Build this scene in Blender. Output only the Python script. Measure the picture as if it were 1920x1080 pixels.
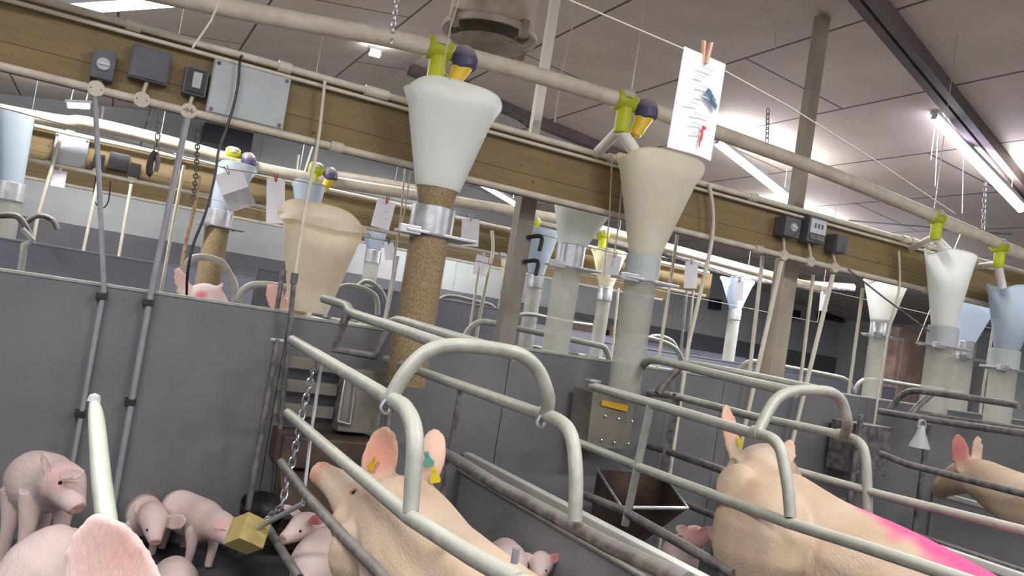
import bpy, bmesh, math, random
from mathutils import Vector, Matrix, noise
random.seed(7)
V = Vector
sc = bpy.context.scene
for o in list(bpy.data.objects):
    bpy.data.objects.remove(o)
COL = sc.collection

# ------------------------------------------------------------------ camera
FOC = 1550.0; ROLL = math.radians(9); PITCH = math.radians(2.72); YAW = math.radians(26.2); CH = 1.2
FW = V((math.sin(YAW)*math.cos(PITCH), math.cos(YAW)*math.cos(PITCH), math.sin(PITCH)))
R0 = V((math.cos(YAW), -math.sin(YAW), 0)); U0 = R0.cross(FW)
RT = R0*math.cos(ROLL)+U0*math.sin(ROLL); UP = -R0*math.sin(ROLL)+U0*math.cos(ROLL)
CP = V((0, 0, CH))
cd = bpy.data.cameras.new('camera'); cam = bpy.data.objects.new('camera', cd); COL.objects.link(cam)
cd.sensor_width = 36; cd.lens = FOC/1920*36; cd.clip_start = 0.05; cd.clip_end = 100
m = Matrix((RT, UP, -FW)).transposed().to_4x4(); m.translation = CP
cam.matrix_world = m
sc.camera = cam

# ------------------------------------------------------------------ world, exposure
w = bpy.data.worlds.new('world'); sc.world = w; w.use_nodes = True
w.node_tree.nodes['Background'].inputs[0].default_value = (0.8, 0.85, 1, 1)
w.node_tree.nodes['Background'].inputs[1].default_value = 0.3
sc.view_settings.view_transform = 'Standard'; sc.view_settings.look = 'None'
sc.view_settings.gamma = 1; sc.view_settings.use_curve_mapping = False
sc.view_settings.exposure = 0.35
LAMP_W = 52.0      # watts of each fluorescent lamp
TUBE_E = 16.0

def at(px, py, X=None, Y=None, Z=None, D=None):
    """a measured direction in the photo, met with a wall, floor or rail plane of the barn"""
    d = FW*FOC+RT*(px-960)-UP*(py-540)
    if X is not None: t = X/d.x
    elif Y is not None: t = Y/d.y
    elif Z is not None: t = (Z-CH)/d.z
    else: t = D/FOC
    return CP+d*t

# ------------------------------------------------------------------ materials
def srgb(c):
    return tuple((x/255/12.92 if x/255 <= .04045 else ((x/255+.055)/1.055)**2.4) for x in c)
MATS = {}
def mat(name, c, rough=.6, metal=0, c2=None, scale=8, detail=5, bump=0, bscale=None, alpha=None, contrast=(.35, .65), emit=None, trans=None, dust=None, stretch=None, sss=0):
    if name in MATS: return MATS[name]
    M = bpy.data.materials.new(name); M.use_nodes = True; nt = M.node_tree; n = nt.nodes; l = nt.links
    b = n['Principled BSDF']; b.inputs['Roughness'].default_value = rough; b.inputs['Metallic'].default_value = metal
    col = srgb(c)+(1,)
    tc = n.new('ShaderNodeTexCoord'); vec = tc.outputs['Object']
    if stretch:
        mp = n.new('ShaderNodeMapping'); mp.inputs['Scale'].default_value = stretch; l.new(vec, mp.inputs[0]); vec = mp.outputs[0]
    out = None
    if c2 is not None:
        nz = n.new('ShaderNodeTexNoise'); nz.inputs['Scale'].default_value = scale; nz.inputs['Detail'].default_value = detail
        l.new(vec, nz.inputs['Vector'])
        cr = n.new('ShaderNodeValToRGB'); cr.color_ramp.elements[0].position = contrast[0]; cr.color_ramp.elements[1].position = contrast[1]
        cr.color_ramp.elements[0].color = col; cr.color_ramp.elements[1].color = srgb(c2)+(1,)
        l.new(nz.outputs['Fac'], cr.inputs[0]); out = cr.outputs[0]
    else:
        rgb = n.new('ShaderNodeRGB'); rgb.outputs[0].default_value = col; out = rgb.outputs[0]
    if dust:
        ge = n.new('ShaderNodeNewGeometry'); sx = n.new('ShaderNodeSeparateXYZ'); l.new(ge.outputs['Normal'], sx.inputs[0])
        mr = n.new('ShaderNodeMapRange'); mr.inputs[1].default_value = .1; mr.inputs[2].default_value = .9; mr.inputs[4].default_value = .75; l.new(sx.outputs['Z'], mr.inputs[0])
        mx = n.new('ShaderNodeMix'); mx.data_type = 'RGBA'; l.new(mr.outputs[0], mx.inputs[0]); l.new(out, mx.inputs[6]); mx.inputs[7].default_value = srgb(dust)+(1,)
        out = mx.outputs[2]
    l.new(out, b.inputs['Base Color'])
    if bump:
        nb = n.new('ShaderNodeTexNoise'); nb.inputs['Scale'].default_value = bscale or scale*3; nb.inputs['Detail'].default_value = 4; l.new(vec, nb.inputs['Vector'])
        bp = n.new('ShaderNodeBump'); bp.inputs['Strength'].default_value = bump; bp.inputs['Distance'].default_value = .01; l.new(nb.outputs['Fac'], bp.inputs['Height']); l.new(bp.outputs[0], b.inputs['Normal'])
    if sss: b.inputs['Subsurface Weight'].default_value = sss; b.inputs['Subsurface Scale'].default_value = .02; b.inputs['Subsurface Radius'].default_value = (1, .4, .25)
    if emit: b.inputs['Emission Color'].default_value = srgb(emit[0])+(1,); b.inputs['Emission Strength'].default_value = emit[1]
    if trans is not None:
        o = n['Material Output']; tp = n.new('ShaderNodeBsdfTransparent'); tl = n.new('ShaderNodeBsdfTranslucent')
        l.new(out, tl.inputs[0]); m1 = n.new('ShaderNodeMixShader'); m1.inputs[0].default_value = .5
        l.new(b.outputs[0], m1.inputs[1]); l.new(tl.outputs[0], m1.inputs[2])
        m2 = n.new('ShaderNodeMixShader'); m2.inputs[0].default_value = trans
        l.new(m1.outputs[0], m2.inputs[1]); l.new(tp.outputs[0], m2.inputs[2]); l.new(m2.outputs[0], o.inputs[0])
    MATS[name] = M; return M

PANEL = mat('grey_plastic_panel', (104, 105, 108), .5, c2=(114, 115, 117), scale=3, bump=.1)
PANEL2 = mat('blue_grey_plastic_panel', (118, 121, 134), .5, c2=(125, 128, 140), scale=3)
PVC = mat('grey_pvc_pipe', (150, 152, 158), .4, c2=(136, 138, 144), scale=15)
DUSTY = mat('dusty_galvanised_steel', (142, 144, 138), .55, .2, c2=(160, 161, 153), scale=22, dust=(202, 203, 188), bump=.1, bscale=120)
DARKST = mat('dirty_steel', (84, 80, 80), .6, .3, c2=(128, 124, 122), scale=25, bump=.3, dust=(142, 138, 134))
STEEL = mat('bright_steel', (176, 178, 182), .35, .7, c2=(200, 200, 204), scale=20)
CHROME = mat('chain_steel', (190, 190, 196), .25, .9)
CREAM = mat('cream_pipe_plastic', (216, 211, 194), .5, c2=(200, 194, 175), scale=10, dust=(214, 208, 190))
CREAM2 = mat('dusty_cream_pipe_plastic', (206, 197, 178), .6, c2=(188, 178, 160), scale=12)
LBOX = mat('grey_box_plastic', (176, 184, 186), .5, c2=(166, 174, 176), scale=5)
DBOX = mat('dark_switch_plastic', (92, 92, 98), .55, c2=(76, 76, 82), scale=10)
GBOX = mat('black_rubber', (34, 33, 36), .5)
WHITEP = mat('paper_white', (246, 246, 250), .8, trans=.0)
GREYP = mat('paper_back', (200, 203, 210), .8)
HOP = mat('frosted_hopper_plastic', (252, 254, 252), .4, c2=(246, 249, 246), scale=3, trans=.12)
HOPD = mat('dusty_hopper_plastic', (246, 240, 226), .6, c2=(230, 218, 192), scale=4, contrast=(.45, .8), trans=.05)
HOPM = mat('milky_hopper_plastic', (246, 244, 232), .5, c2=(238, 234, 216), scale=4, trans=.1)
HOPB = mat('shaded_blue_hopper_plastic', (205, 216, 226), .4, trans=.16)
TUBEF = mat('clear_full_tube', (214, 208, 190), .3, trans=.86)
TUBEC = mat('clear_feed_tube', (206, 206, 198), .35, c2=(186, 182, 170), scale=12, contrast=(.5, .9), trans=.62)
FEED = mat('feed_meal', (168, 142, 96), .95, c2=(120, 96, 62), scale=130, detail=2, bump=.5, bscale=200, contrast=(.42, .58))
YEL = mat('yellow_plastic', (214, 222, 60), .4, trans=.05)
ORA = mat('amber_plastic', (222, 186, 40), .4)
PURP = mat('purple_plastic_cap', (64, 56, 92), .45, c2=(84, 78, 110), scale=12, dust=(190, 184, 168))
DUSTCAP = mat('dusty_cap_plastic', (178, 172, 158), .8)
WOODB = mat('toy_wood', (206, 192, 130), .8, c2=(184, 164, 96), scale=14, stretch=(1, 6, 1), bump=.4)
ROPE = mat('string', (196, 186, 172), .9)
ROPEY = mat('gold_braided_cord', (196, 172, 128), .8, c2=(140, 110, 84), scale=60)
BCABLE = mat('black_cable', (24, 24, 26), .4)
POST = mat('beige_painted_post', (168, 160, 142), .6, c2=(150, 143, 128), scale=5)
POSTW = mat('white_painted_post', (226, 224, 214), .5)
STONE = mat('grey_steel_post', (142, 136, 126), .6, c2=(126, 120, 110), scale=6)
BROWNST = mat('rust_brown_panel', (112, 92, 84), .7, c2=(86, 72, 68), scale=6)
SCREEN = mat('dark_window_glass', (38, 34, 50), .3)
DUCT = mat('dusty_vent_duct', (206, 196, 182), .85, c2=(176, 166, 152), scale=7, bump=.4)
DUCTIN = mat('dark_vent_dirt', (168, 156, 142), .95, c2=(130, 120, 108), scale=5)
DBEAM = mat('brown_purlin_steel', (96, 84, 84), .6, c2=(112, 98, 96), scale=4)
SEAMM = mat('pale_seam_metal', (150, 142, 138), .5)
FLOORM = mat('slatted_floor_plastic', (70, 68, 74), .6, c2=(84, 82, 86), scale=6, bump=.3)
DIV = mat('divider_board_plastic', (140, 140, 144), .45, c2=(152, 152, 154), scale=4)
DIVCAP = mat('pale_cap_strip', (196, 198, 192), .45)
TROUGH = mat('trough_steel', (98, 82, 72), .5, .3, c2=(66, 54, 50), scale=6)
FEEDBOX = mat('feeder_box_steel', (132, 128, 118), .55, .2, c2=(112, 106, 98), scale=7)
PINK_IN = None
HOOF = mat('hoof', (96, 82, 74), .7)
EYE = mat('eye', (22, 16, 16), .2)
EYELID = mat('eyelid_skin', (196, 150, 130), .7)
TAGY = mat('ear_tag_yellow', (222, 204, 40), .4)
TAGG = mat('ear_tag_green', (96, 156, 140), .4)
TAGO = mat('ear_tag_amber', (206, 160, 40), .4)
RED = mat('red_ink', (200, 60, 56), .8)
BLUEI = mat('blue_ink', (112, 138, 162), .8)
INK = mat('grey_ink', (186, 190, 200), .8)
WOODP = mat('clothespin_wood', (206, 170, 144), .7, c2=(180, 140, 116), scale=20)
PINKPIN = mat('red_clothespin', (206, 110, 110), .6)
WHITEPIN = mat('white_clothespin', (226, 226, 226), .6)

def emis(name, c, s):
    M = bpy.data.materials.new(name); M.use_nodes = True; n = M.node_tree.nodes; n.clear()
    e = n.new('ShaderNodeEmission'); e.inputs[0].default_value = srgb(c)+(1,); e.inputs[1].default_value = s
    o = n.new('ShaderNodeOutputMaterial'); M.node_tree.links.new(e.outputs[0], o.inputs[0]); return M
TUBEM = emis('lit_fluorescent_tube', (232, 226, 255), TUBE_E)

def beam_mat():
    M = bpy.data.materials.new('plywood_beam'); M.use_nodes = True; n = M.node_tree.nodes; l = M.node_tree.links; b = n['Principled BSDF']
    tc = n.new('ShaderNodeTexCoord'); mp = n.new('ShaderNodeMapping'); mp.inputs['Scale'].default_value = (1.2, 1, 14); l.new(tc.outputs['Object'], mp.inputs[0])
    nz = n.new('ShaderNodeTexNoise'); nz.inputs['Scale'].default_value = 3; nz.inputs['Detail'].default_value = 6; l.new(mp.outputs[0], nz.inputs[0])
    cr = n.new('ShaderNodeValToRGB'); cr.color_ramp.elements[0].position = .3; cr.color_ramp.elements[1].position = .7
    cr.color_ramp.elements[0].color = srgb((124, 107, 74))+(1,); cr.color_ramp.elements[1].color = srgb((137, 119, 82))+(1,); l.new(nz.outputs[0], cr.inputs[0])
    # knots and fly dirt
    n2 = n.new('ShaderNodeTexVoronoi'); n2.inputs['Scale'].default_value = 9; l.new(tc.outputs['Object'], n2.inputs[0])
    mr = n.new('ShaderNodeMapRange'); mr.inputs[1].default_value = .06; mr.inputs[2].default_value = .1; l.new(n2.outputs['Distance'], mr.inputs[0])
    mx = n.new('ShaderNodeMix'); mx.data_type = 'RGBA'; l.new(mr.outputs[0], mx.inputs[0]); mx.inputs[6].default_value = srgb((92, 66, 44))+(1,); l.new(cr.outputs[0], mx.inputs[7])
    # board seam
    sx = n.new('ShaderNodeSeparateXYZ'); l.new(tc.outputs['Object'], sx.inputs[0])
    su = n.new('ShaderNodeMath'); su.operation = 'SUBTRACT'; su.inputs[1].default_value = .085; l.new(sx.outputs['Z'], su.inputs[0])
    ab = n.new('ShaderNodeMath'); ab.operation = 'ABSOLUTE'; l.new(su.outputs[0], ab.inputs[0])
    lt = n.new('ShaderNodeMath'); lt.operation = 'LESS_THAN'; lt.inputs[1].default_value = .002; l.new(ab.outputs[0], lt.inputs[0])
    m2 = n.new('ShaderNodeMix'); m2.data_type = 'RGBA'; l.new(lt.outputs[0], m2.inputs[0]); l.new(mx.outputs[2], m2.inputs[6]); m2.inputs[7].default_value = srgb((84, 68, 42))+(1,)
    l.new(m2.outputs[2], b.inputs['Base Color']); b.inputs['Roughness'].default_value = .75; return M
BEAMM = beam_mat()

def board_mat(name, c, c2, joint, bw, bh, msize, rot=None, axes='XY'):
    M = bpy.data.materials.new(name); M.use_nodes = True; n = M.node_tree.nodes; l = M.node_tree.links; b = n['Principled BSDF']
    tc = n.new('ShaderNodeTexCoord'); sx = n.new('ShaderNodeSeparateXYZ'); l.new(tc.outputs['Object'], sx.inputs[0])
    cb = n.new('ShaderNodeCombineXYZ'); l.new(sx.outputs[axes[0]], cb.inputs[0]); l.new(sx.outputs[axes[1]], cb.inputs[1])
    br = n.new('ShaderNodeTexBrick'); br.inputs['Scale'].default_value = 1; br.inputs['Brick Width'].default_value = bw; br.inputs['Row Height'].default_value = bh
    br.inputs['Mortar Size'].default_value = msize; br.inputs['Color1'].default_value = srgb(c)+(1,); br.inputs['Color2'].default_value = srgb(c2)+(1,); br.inputs['Mortar'].default_value = srgb(joint)+(1,)
    br.inputs['Bias'].default_value = 0; l.new(cb.outputs[0], br.inputs['Vector'])
    nz = n.new('ShaderNodeTexNoise'); nz.inputs['Scale'].default_value = 2.5; nz.inputs['Detail'].default_value = 6; l.new(tc.outputs['Object'], nz.inputs[0])
    mr = n.new('ShaderNodeMapRange'); mr.inputs[3].default_value = .82; mr.inputs[4].default_value = 1.12; l.new(nz.outputs[0], mr.inputs[0])
    mx = n.new('ShaderNodeMix'); mx.data_type = 'RGBA'; mx.blend_type = 'MULTIPLY'; mx.inputs[0].default_value = 1; l.new(br.outputs[0], mx.inputs[6]); l.new(mr.outputs[0], mx.inputs[7])
    l.new(mx.outputs[2], b.inputs['Base Color']); b.inputs['Roughness'].default_value = .7; return M
CEILM = board_mat('dusty_ceiling_boards', (208, 196, 184), (204, 193, 182), (98, 88, 82), 3.6, 1.15, .012, axes='YX')
BACKM = board_mat('pale_wall_panels', (174, 180, 180), (171, 177, 178), (154, 159, 161), 2.4, 1.2, .012, axes='XZ')
LOWM = mat('dark_wainscot', (92, 95, 102), .6, c2=(102, 105, 110), scale=2)

def skin_mat(name, base, base2):
    M = bpy.data.materials.new(name); M.use_nodes = True; n = M.node_tree.nodes; l = M.node_tree.links; b = n['Principled BSDF']
    at_ = n.new('ShaderNodeVertexColor'); at_.layer_name = 'tint'
    tc = n.new('ShaderNodeTexCoord'); nz = n.new('ShaderNodeTexNoise'); nz.inputs['Scale'].default_value = 7; nz.inputs['Detail'].default_value = 6; l.new(tc.outputs['Object'], nz.inputs[0])
    cr = n.new('ShaderNodeValToRGB'); cr.color_ramp.elements[0].position = .35; cr.color_ramp.elements[1].position = .68
    cr.color_ramp.elements[0].color = srgb(base)+(1,); cr.color_ramp.elements[1].color = srgb(base2)+(1,); l.new(nz.outputs[0], cr.inputs[0])
    mx = n.new('ShaderNodeMix'); mx.data_type = 'RGBA'; l.new(at_.outputs['Alpha'], mx.inputs[0]); l.new(cr.outputs[0], mx.inputs[6]); l.new(at_.outputs['Color'], mx.inputs[7])
    l.new(mx.outputs[2], b.inputs['Base Color']); b.inputs['Roughness'].default_value = .6
    b.inputs['Subsurface Weight'].default_value = .12; b.inputs['Subsurface Scale'].default_value = .015
    mp = n.new('ShaderNodeMapping'); mp.inputs['Scale'].default_value = (260, 60, 60); l.new(tc.outputs['Object'], mp.inputs[0])
    nb = n.new('ShaderNodeTexNoise'); nb.inputs['Scale'].default_value = 1; nb.inputs['Detail'].default_value = 3; l.new(mp.outputs[0], nb.inputs[0])
    bp = n.new('ShaderNodeBump'); bp.inputs['Strength'].default_value = .6; bp.inputs['Distance'].default_value = .005; l.new(nb.outputs[0], bp.inputs['Height']); l.new(bp.outputs[0], b.inputs['Normal'])
    return M
SOWSKIN = skin_mat('sow_skin', (198, 177, 158), (190, 167, 140))
PIGSKIN = skin_mat('piglet_skin', (222, 203, 200), (216, 194, 188))

# ------------------------------------------------------------------ mesh builder
WL = {}
def frame(d):
    d = d.normalized(); a = V((0, 0, 1)) if abs(d.z) < .9 else V((1, 0, 0))
    s = d.cross(a).normalized(); return s, s.cross(d).normalized()
def smoothpts(pts, k):
    if k < 2 or len(pts) < 3: return pts
    out = []
    P = [pts[0]]+list(pts)+[pts[-1]]
    for i in range(1, len(P)-2):
        for j in range(k):
            t = j/k; a, b, c, d = P[i-1], P[i], P[i+1], P[i+2]
            out.append(.5*((2*b)+(c-a)*t+(2*a-5*b+4*c-d)*t*t+(3*b-a-3*c+d)*t*t*t))
    out.append(pts[-1]); return out
class MB:
    def __init__(s): s.v = []; s.f = []; s.sm = []
    def add(s, vs, fs, smooth=False):
        b = len(s.v); s.v += [V(x) for x in vs]; s.f += [[b+i for i in f] for f in fs]; s.sm += [smooth]*len(fs); return s
    def box(s, c, size, x=V((1, 0, 0)), y=V((0, 1, 0)), z=V((0, 0, 1)), bev=0.0):
        c = V(c); hx, hy, hz = [k/2 for k in size]
        bev = min(bev, .45*min(size))
        if bev <= 0:
            vs = [c+x*a*hx+y*b*hy+z*d*hz for a in (-1, 1) for b in (-1, 1) for d in (-1, 1)]
            return s.add(vs, [(0, 1, 3, 2), (4, 6, 7, 5), (0, 4, 5, 1), (2, 3, 7, 6), (0, 2, 6, 4), (1, 5, 7, 3)])
        bm = bmesh.new(); bmesh.ops.create_cube(bm, size=1)
        for q in bm.verts: q.co = V((q.co.x*size[0], q.co.y*size[1], q.co.z*size[2]))
        bmesh.ops.bevel(bm, geom=bm.edges[:], offset=bev, segments=2, affect='EDGES', profile=.7)
        bm.verts.index_update()
        vs = [c+x*q.co.x+y*q.co.y+z*q.co.z for q in bm.verts]; fs = [[q.index for q in f.verts] for f in bm.faces]; bm.free()
        return s.add(vs, fs)
    def tube(s, pts, r, n=12, k=1, closed=False, flat=None):
        pts = [V(p) for p in pts]; rs = r if isinstance(r, (list, tuple)) else None
        if k > 1:
            if rs:
                rp = smoothpts([V((q, 0, 0)) for q in rs], k); rs = [q.x for q in rp]
            pts = smoothpts(pts, k)
        N = len(pts); vs = []; fs = []
        d0 = (pts[1]-pts[0]).normalized(); a, b = frame(d0)
        for i, p in enumerate(pts):
            if closed: d = (pts[(i+1) % N]-pts[i-1]).normalized()
            elif i == 0: d = d0
            elif i == N-1: d = (pts[-1]-pts[-2]).normalized()
            else:
                d = ((pts[i+1]-p).normalized()+(p-pts[i-1]).normalized())
                d = d.normalized() if d.length > 1e-6 else d0
            a = (a-d*a.dot(d)).normalized(); b = d.cross(a)
            rr = rs[i] if rs else r
            fa, fb = (flat[i] if flat else (1, 1)) if not callable(flat) else flat(i/(N-1))
            for j in range(n):
                t = 2*math.pi*j/n; vs.append(p+a*math.cos(t)*rr*fa+b*math.sin(t)*rr*fb)
        M_ = N if closed else N-1
        for i in range(M_):
            for j in range(n):
                i2 = (i+1) % N; fs.append((i*n+j, i*n+(j+1) % n, i2*n+(j+1) % n, i2*n+j))
        s.add(vs, fs, True)
        if not closed:
            s.add([vs[j] for j in range(n)][::-1], [tuple(range(n))]); s.add([vs[(N-1)*n+j] for j in range(n)], [tuple(range(n))])
        return s
    def lathe(s, c, axis, prof, n=24, side=None, caps=False, sx=1, sy=1):
        axis = V(axis).normalized(); a, b = frame(axis)
        if side is not None: a = (V(side)-axis*V(side).dot(axis)).normalized(); b = axis.cross(a)
        vs = []; fs = []
        for (r, h) in prof:
            for j in range(n):
                t = 2*math.pi*j/n; vs.append(V(c)+axis*h+a*math.cos(t)*r*sx+b*math.sin(t)*r*sy)
        for i in range(len(prof)-1):
            for j in range(n): fs.append((i*n+j, i*n+(j+1) % n, (i+1)*n+(j+1) % n, (i+1)*n+j))
        s.add(vs, fs, True)
        if caps:
            s.add([vs[j] for j in range(n)][::-1], [tuple(range(n))]); s.add([vs[(len(prof)-1)*n+j] for j in range(n)], [tuple(range(n))])
        return s
    def sphere(s, c, r, n=12, sc_=(1, 1, 1)):
        vs = []; fs = []; c = V(c); h = n//2
        for i in range(h+1):
            for j in range(n):
                p = math.pi*i/h; t = 2*math.pi*j/n
                vs.append(c+V((math.sin(p)*math.cos(t)*r*sc_[0], math.sin(p)*math.sin(t)*r*sc_[1], math.cos(p)*r*sc_[2])))
        for i in range(h):
            for j in range(n): fs.append((i*n+j, (i+1)*n+j, (i+1)*n+(j+1) % n, i*n+(j+1) % n))
        return s.add(vs, fs, True)
    def quad(s, a, b, c, d, th=.001):
        nn = (V(b)-V(a)).cross(V(d)-V(a)).normalized()*th
        q = [V(a), V(b), V(c), V(d)]; vs = q+[p-nn for p in q]
        return s.add(vs, [(0, 1, 2, 3), (7, 6, 5, 4), (0, 4, 5, 1), (1, 5, 6, 2), (2, 6, 7, 3), (3, 7, 4, 0)])
    def build(s, name, material, parent=None, smooth=True):
        me = bpy.data.meshes.new(name)
        if parent is not None: base = WL[parent.name]
        else:
            xs = [p.x for p in s.v]; ys = [p.y for p in s.v]; zs = [p.z for p in s.v]
            base = V(((min(xs)+max(xs))/2, (min(ys)+max(ys))/2, min(zs)))
        me.from_pydata([tuple(p-base) for p in s.v], [], s.f); me.update()
        bm = bmesh.new(); bm.from_mesh(me); bmesh.ops.delete(bm, geom=[q for q in bm.verts if not q.link_faces], context='VERTS'); bmesh.ops.remove_doubles(bm, verts=bm.verts, dist=1e-6)
        bmesh.ops.recalc_face_normals(bm, faces=bm.faces); bm.to_mesh(me); bm.free()
        if smooth and any(s.sm):
            me.polygons.foreach_set('use_smooth', [True]*len(me.polygons))
            try: me.set_sharp_from_angle(angle=math.radians(40))
            except Exception: pass
        me.materials.append(material)
        o = bpy.data.objects.new(name, me); COL.objects.link(o)
        if parent is not None: o.parent = parent; WL[o.name] = base.copy()
        else: o.location = base; WL[o.name] = base.copy()
        return o
def thing(name, loc, label, cat, group=None):
    o = bpy.data.objects.new(name, None); COL.objects.link(o); o.location = loc; o.empty_display_size = .1
    WL[o.name] = V(loc); return tag(o, label, cat, group)
def tag(o, label, cat, group=None):
    o['label'] = label; o['category'] = cat
    if group: o['group'] = group
    return o
def struct(o): o['kind'] = 'structure'; return o
def dup(root, delta, label, group=None):
    r = root.copy(); COL.objects.link(r); r.location = root.location+V(delta); r['label'] = label
    if group: r['group'] = group
    for ch in list(root.children):
        c = ch.copy(); COL.objects.link(c); c.parent = r
        for g in list(ch.children):
            d = g.copy(); COL.objects.link(d); d.parent = c
    return r
def hor(px): return 614+.158*(px-960)

# ------------------------------------------------------------------ room
XL, XR, YN, YB = -4.0, 15.0, -3.0, 13.5
RX = 2.6
def ceil_z(x): return 3.85-(.105 if x > RX else .13)*abs(x-RX)
m_ = MB(); m_.box(((XL+XR)/2, (YN+YB)/2, -.05), (XR-XL, YB-YN, .1)); struct(m_.build('floor', FLOORM))
m_ = MB()
for a, b in ((XL, RX), (RX, XR)):
    za, zb = ceil_z(a), ceil_z(b)
    m_.add([(a, YN, za), (b, YN, zb), (b, YB, zb), (a, YB, za), (a, YN, za+.1), (b, YN, zb+.1), (b, YB, zb+.1), (a, YB, za+.1)],
           [(0, 1, 2, 3), (7, 6, 5, 4), (0, 4, 5, 1), (1, 5, 6, 2), (2, 6, 7, 3), (3, 7, 4, 0)])
struct(m_.build('ceiling', CEILM))
def wallpoly(name, pts, n_, th, material):
    n_ = V(n_)*th; q = [V(p) for p in pts]; k = len(q); vs = q+[p+n_ for p in q]
    fs = [tuple(range(k)), tuple(range(2*k-1, k-1, -1))]+[(i, (i+1) % k, k+(i+1) % k, k+i) for i in range(k)]
    return struct(MB().add(vs, fs).build(name, material))
def gable(y): return [(XL, y, 0), (XR, y, 0), (XR, y, ceil_z(XR)), (RX, y, ceil_z(RX)), (XL, y, ceil_z(XL))]
wallpoly('wall_back', gable(YB), (0, 1, 0), .1, BACKM)
wallpoly('wall_front', gable(YN), (0, -1, 0), .1, BACKM)
wallpoly('wall_left', [(XL, YN, 0), (XL, YB, 0), (XL, YB, ceil_z(XL)), (XL, YN, ceil_z(XL))], (-1, 0, 0), .1, BACKM)
wallpoly('wall_right', [(XR, YN, 0), (XR, YB, 0), (XR, YB, ceil_z(XR)), (XR, YN, ceil_z(XR))], (1, 0, 0), .1, BACKM)
struct(MB().box(((XL+XR)/2, YB-.015, .84), (XR-XL, .03, 1.68)).build('baseboard_back', LOWM))
# purlins under the ceiling
def atceil(px, py, off=.055):
    d = at(px, py, D=1)-CP; return CP+d*((3.85-off+.105*RX-CH)/(d.z+.105*d.x))
for i in range(2):
    if i == 0:
        a = atceil(1628, 0); b = atceil(1900, 335); dd = (b-a)/(b.x-a.x); b = a+dd*(12.5-a.x); a = a+dd*(RX+.05-a.x)
    else:
        a = V((RX, 8.6, ceil_z(RX)-.055)); b = V((XR, 8.6, ceil_z(XR)-.055))
    d = (b-a).normalized(); L = (b-a).length
    mb = MB(); yy = V((0, 0, 1)).cross(d).normalized(); zz = d.cross(yy); mb.box((a+b)/2-yy*.045, (L, .065, .1), x=d, y=yy, z=zz); mb.box((a+b)/2+yy*.045, (L, .065, .1), x=d, y=yy, z=zz)
    mb.box((a+b)/2+zz*.01, (L, .03, .06), x=d, y=yy, z=zz)
    struct(mb.build('trim_%d' % (i+1), DBEAM))

# ------------------------------------------------------------------ lamps
def lamp(p0, p1, label, chains=True, power=1.0):
    p0 = V(p0); p1 = V(p1); d = (p1-p0).normalized(); c = (p0+p1)/2; L = (p1-p0).length
    t = thing('fluorescent_lamp', c, label, 'ceiling lamp', 'fluorescent lamps under the ceiling')
    zz = V((-d.z, 0, d.x)).normalized() if abs(d.y) < .5 else V((0, 0, 1)); yy = zz.cross(d)
    mb = MB(); mb.box(c+zz*.045, (L+.06, .07, .035), x=d, y=yy, z=zz, bev=.006); mb.build('lamp_housing', LBOX, t)
    MB().tube([p0, p1], .036, n=12).build('tube', TUBEM, t)
    for q in (p0, p1):
        MB().box(q+zz*.012, (.02, .05, .05), x=d, y=yy, z=zz, bev=.004).build('tube_holder', LBOX, t)
    if chains:
        for q in (p0.lerp(p1, .15), p0.lerp(p1, .85)):
            top = V((q.x, q.y, ceil_z(q.x))); MB().tube([q+zz*.06, top], .003, n=6).build('hanger_wire', STEEL, t)
    ld = bpy.data.lights.new('lamp_light', 'AREA'); ld.shape = 'RECTANGLE'; ld.size = L; ld.size_y = .06; ld.energy = LAMP_W*power; ld.color = (1, .985, .97)
    lo = bpy.data.objects.new('lamp_light', ld); COL.objects.link(lo); lo.parent = t
    lo.matrix_local = Matrix((d, yy, zz)).transposed().to_4x4(); lo.location = -zz*.045
    l2 = ld.copy(); l2.energy = LAMP_W*.26; o2 = bpy.data.objects.new('lamp_upward_light', l2); COL.objects.link(o2); o2.parent = t
    o2.matrix_local = Matrix((d, -yy, -zz)).transposed().to_4x4(); o2.location = zz*.075
    return t
lamp(at(1752, 222, Y=4.6), at(1915, 392, Y=4.7), 'bright fluorescent lamp at far right, above the beam end')
lamp(at(1345, 268, Y=6.5), at(1488, 380, Y=6.6), 'fluorescent lamp right of the hanging record sheet with clothespin', power=1.5)
lamp(at(898, 343, Y=11.6), at(970, 385, Y=11.6), 'distant fluorescent lamp seen just below the beam mid frame', power=2.2)
lamp(at(122, 18, Y=6.6), at(325, 4, Y=6.6), 'fluorescent lamp at the top left corner of the view')
lamp(at(127, 197, Y=11.6), at(168, 199, Y=11.6), 'small distant fluorescent lamp far left under the beam')
lamp(at(694, 97, Y=8.0), at(712, 102, Y=8.0), 'tiny distant lamp left of the first feed valve', chains=False)
for (x, lab) in ((8, 'added fill lamp hidden behind the beam, left of a similar one'), (10, 'added fill lamp hidden behind the beam, nearer the far corner')):
    lamp((x-.6, 8, ceil_z(x)-.24), (x+.6, 8, ceil_z(x)-.36), lab, power=2.6)  # added fill lamps, kept behind the beam, to brighten the far right wall
for (x, y) in ((-1, 1.2), (-.6, -1.4), (2.2, .6), (2.4, -1.6), (5.2, .9), (8.4, .2), (-2.6, 4.2), (-2.6, 9)):
    lamp((x-.6, y, ceil_z(x)-.5), (x+.6, y, ceil_z(x)-.5), 'fluorescent lamp outside the view, over the pens')

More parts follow.
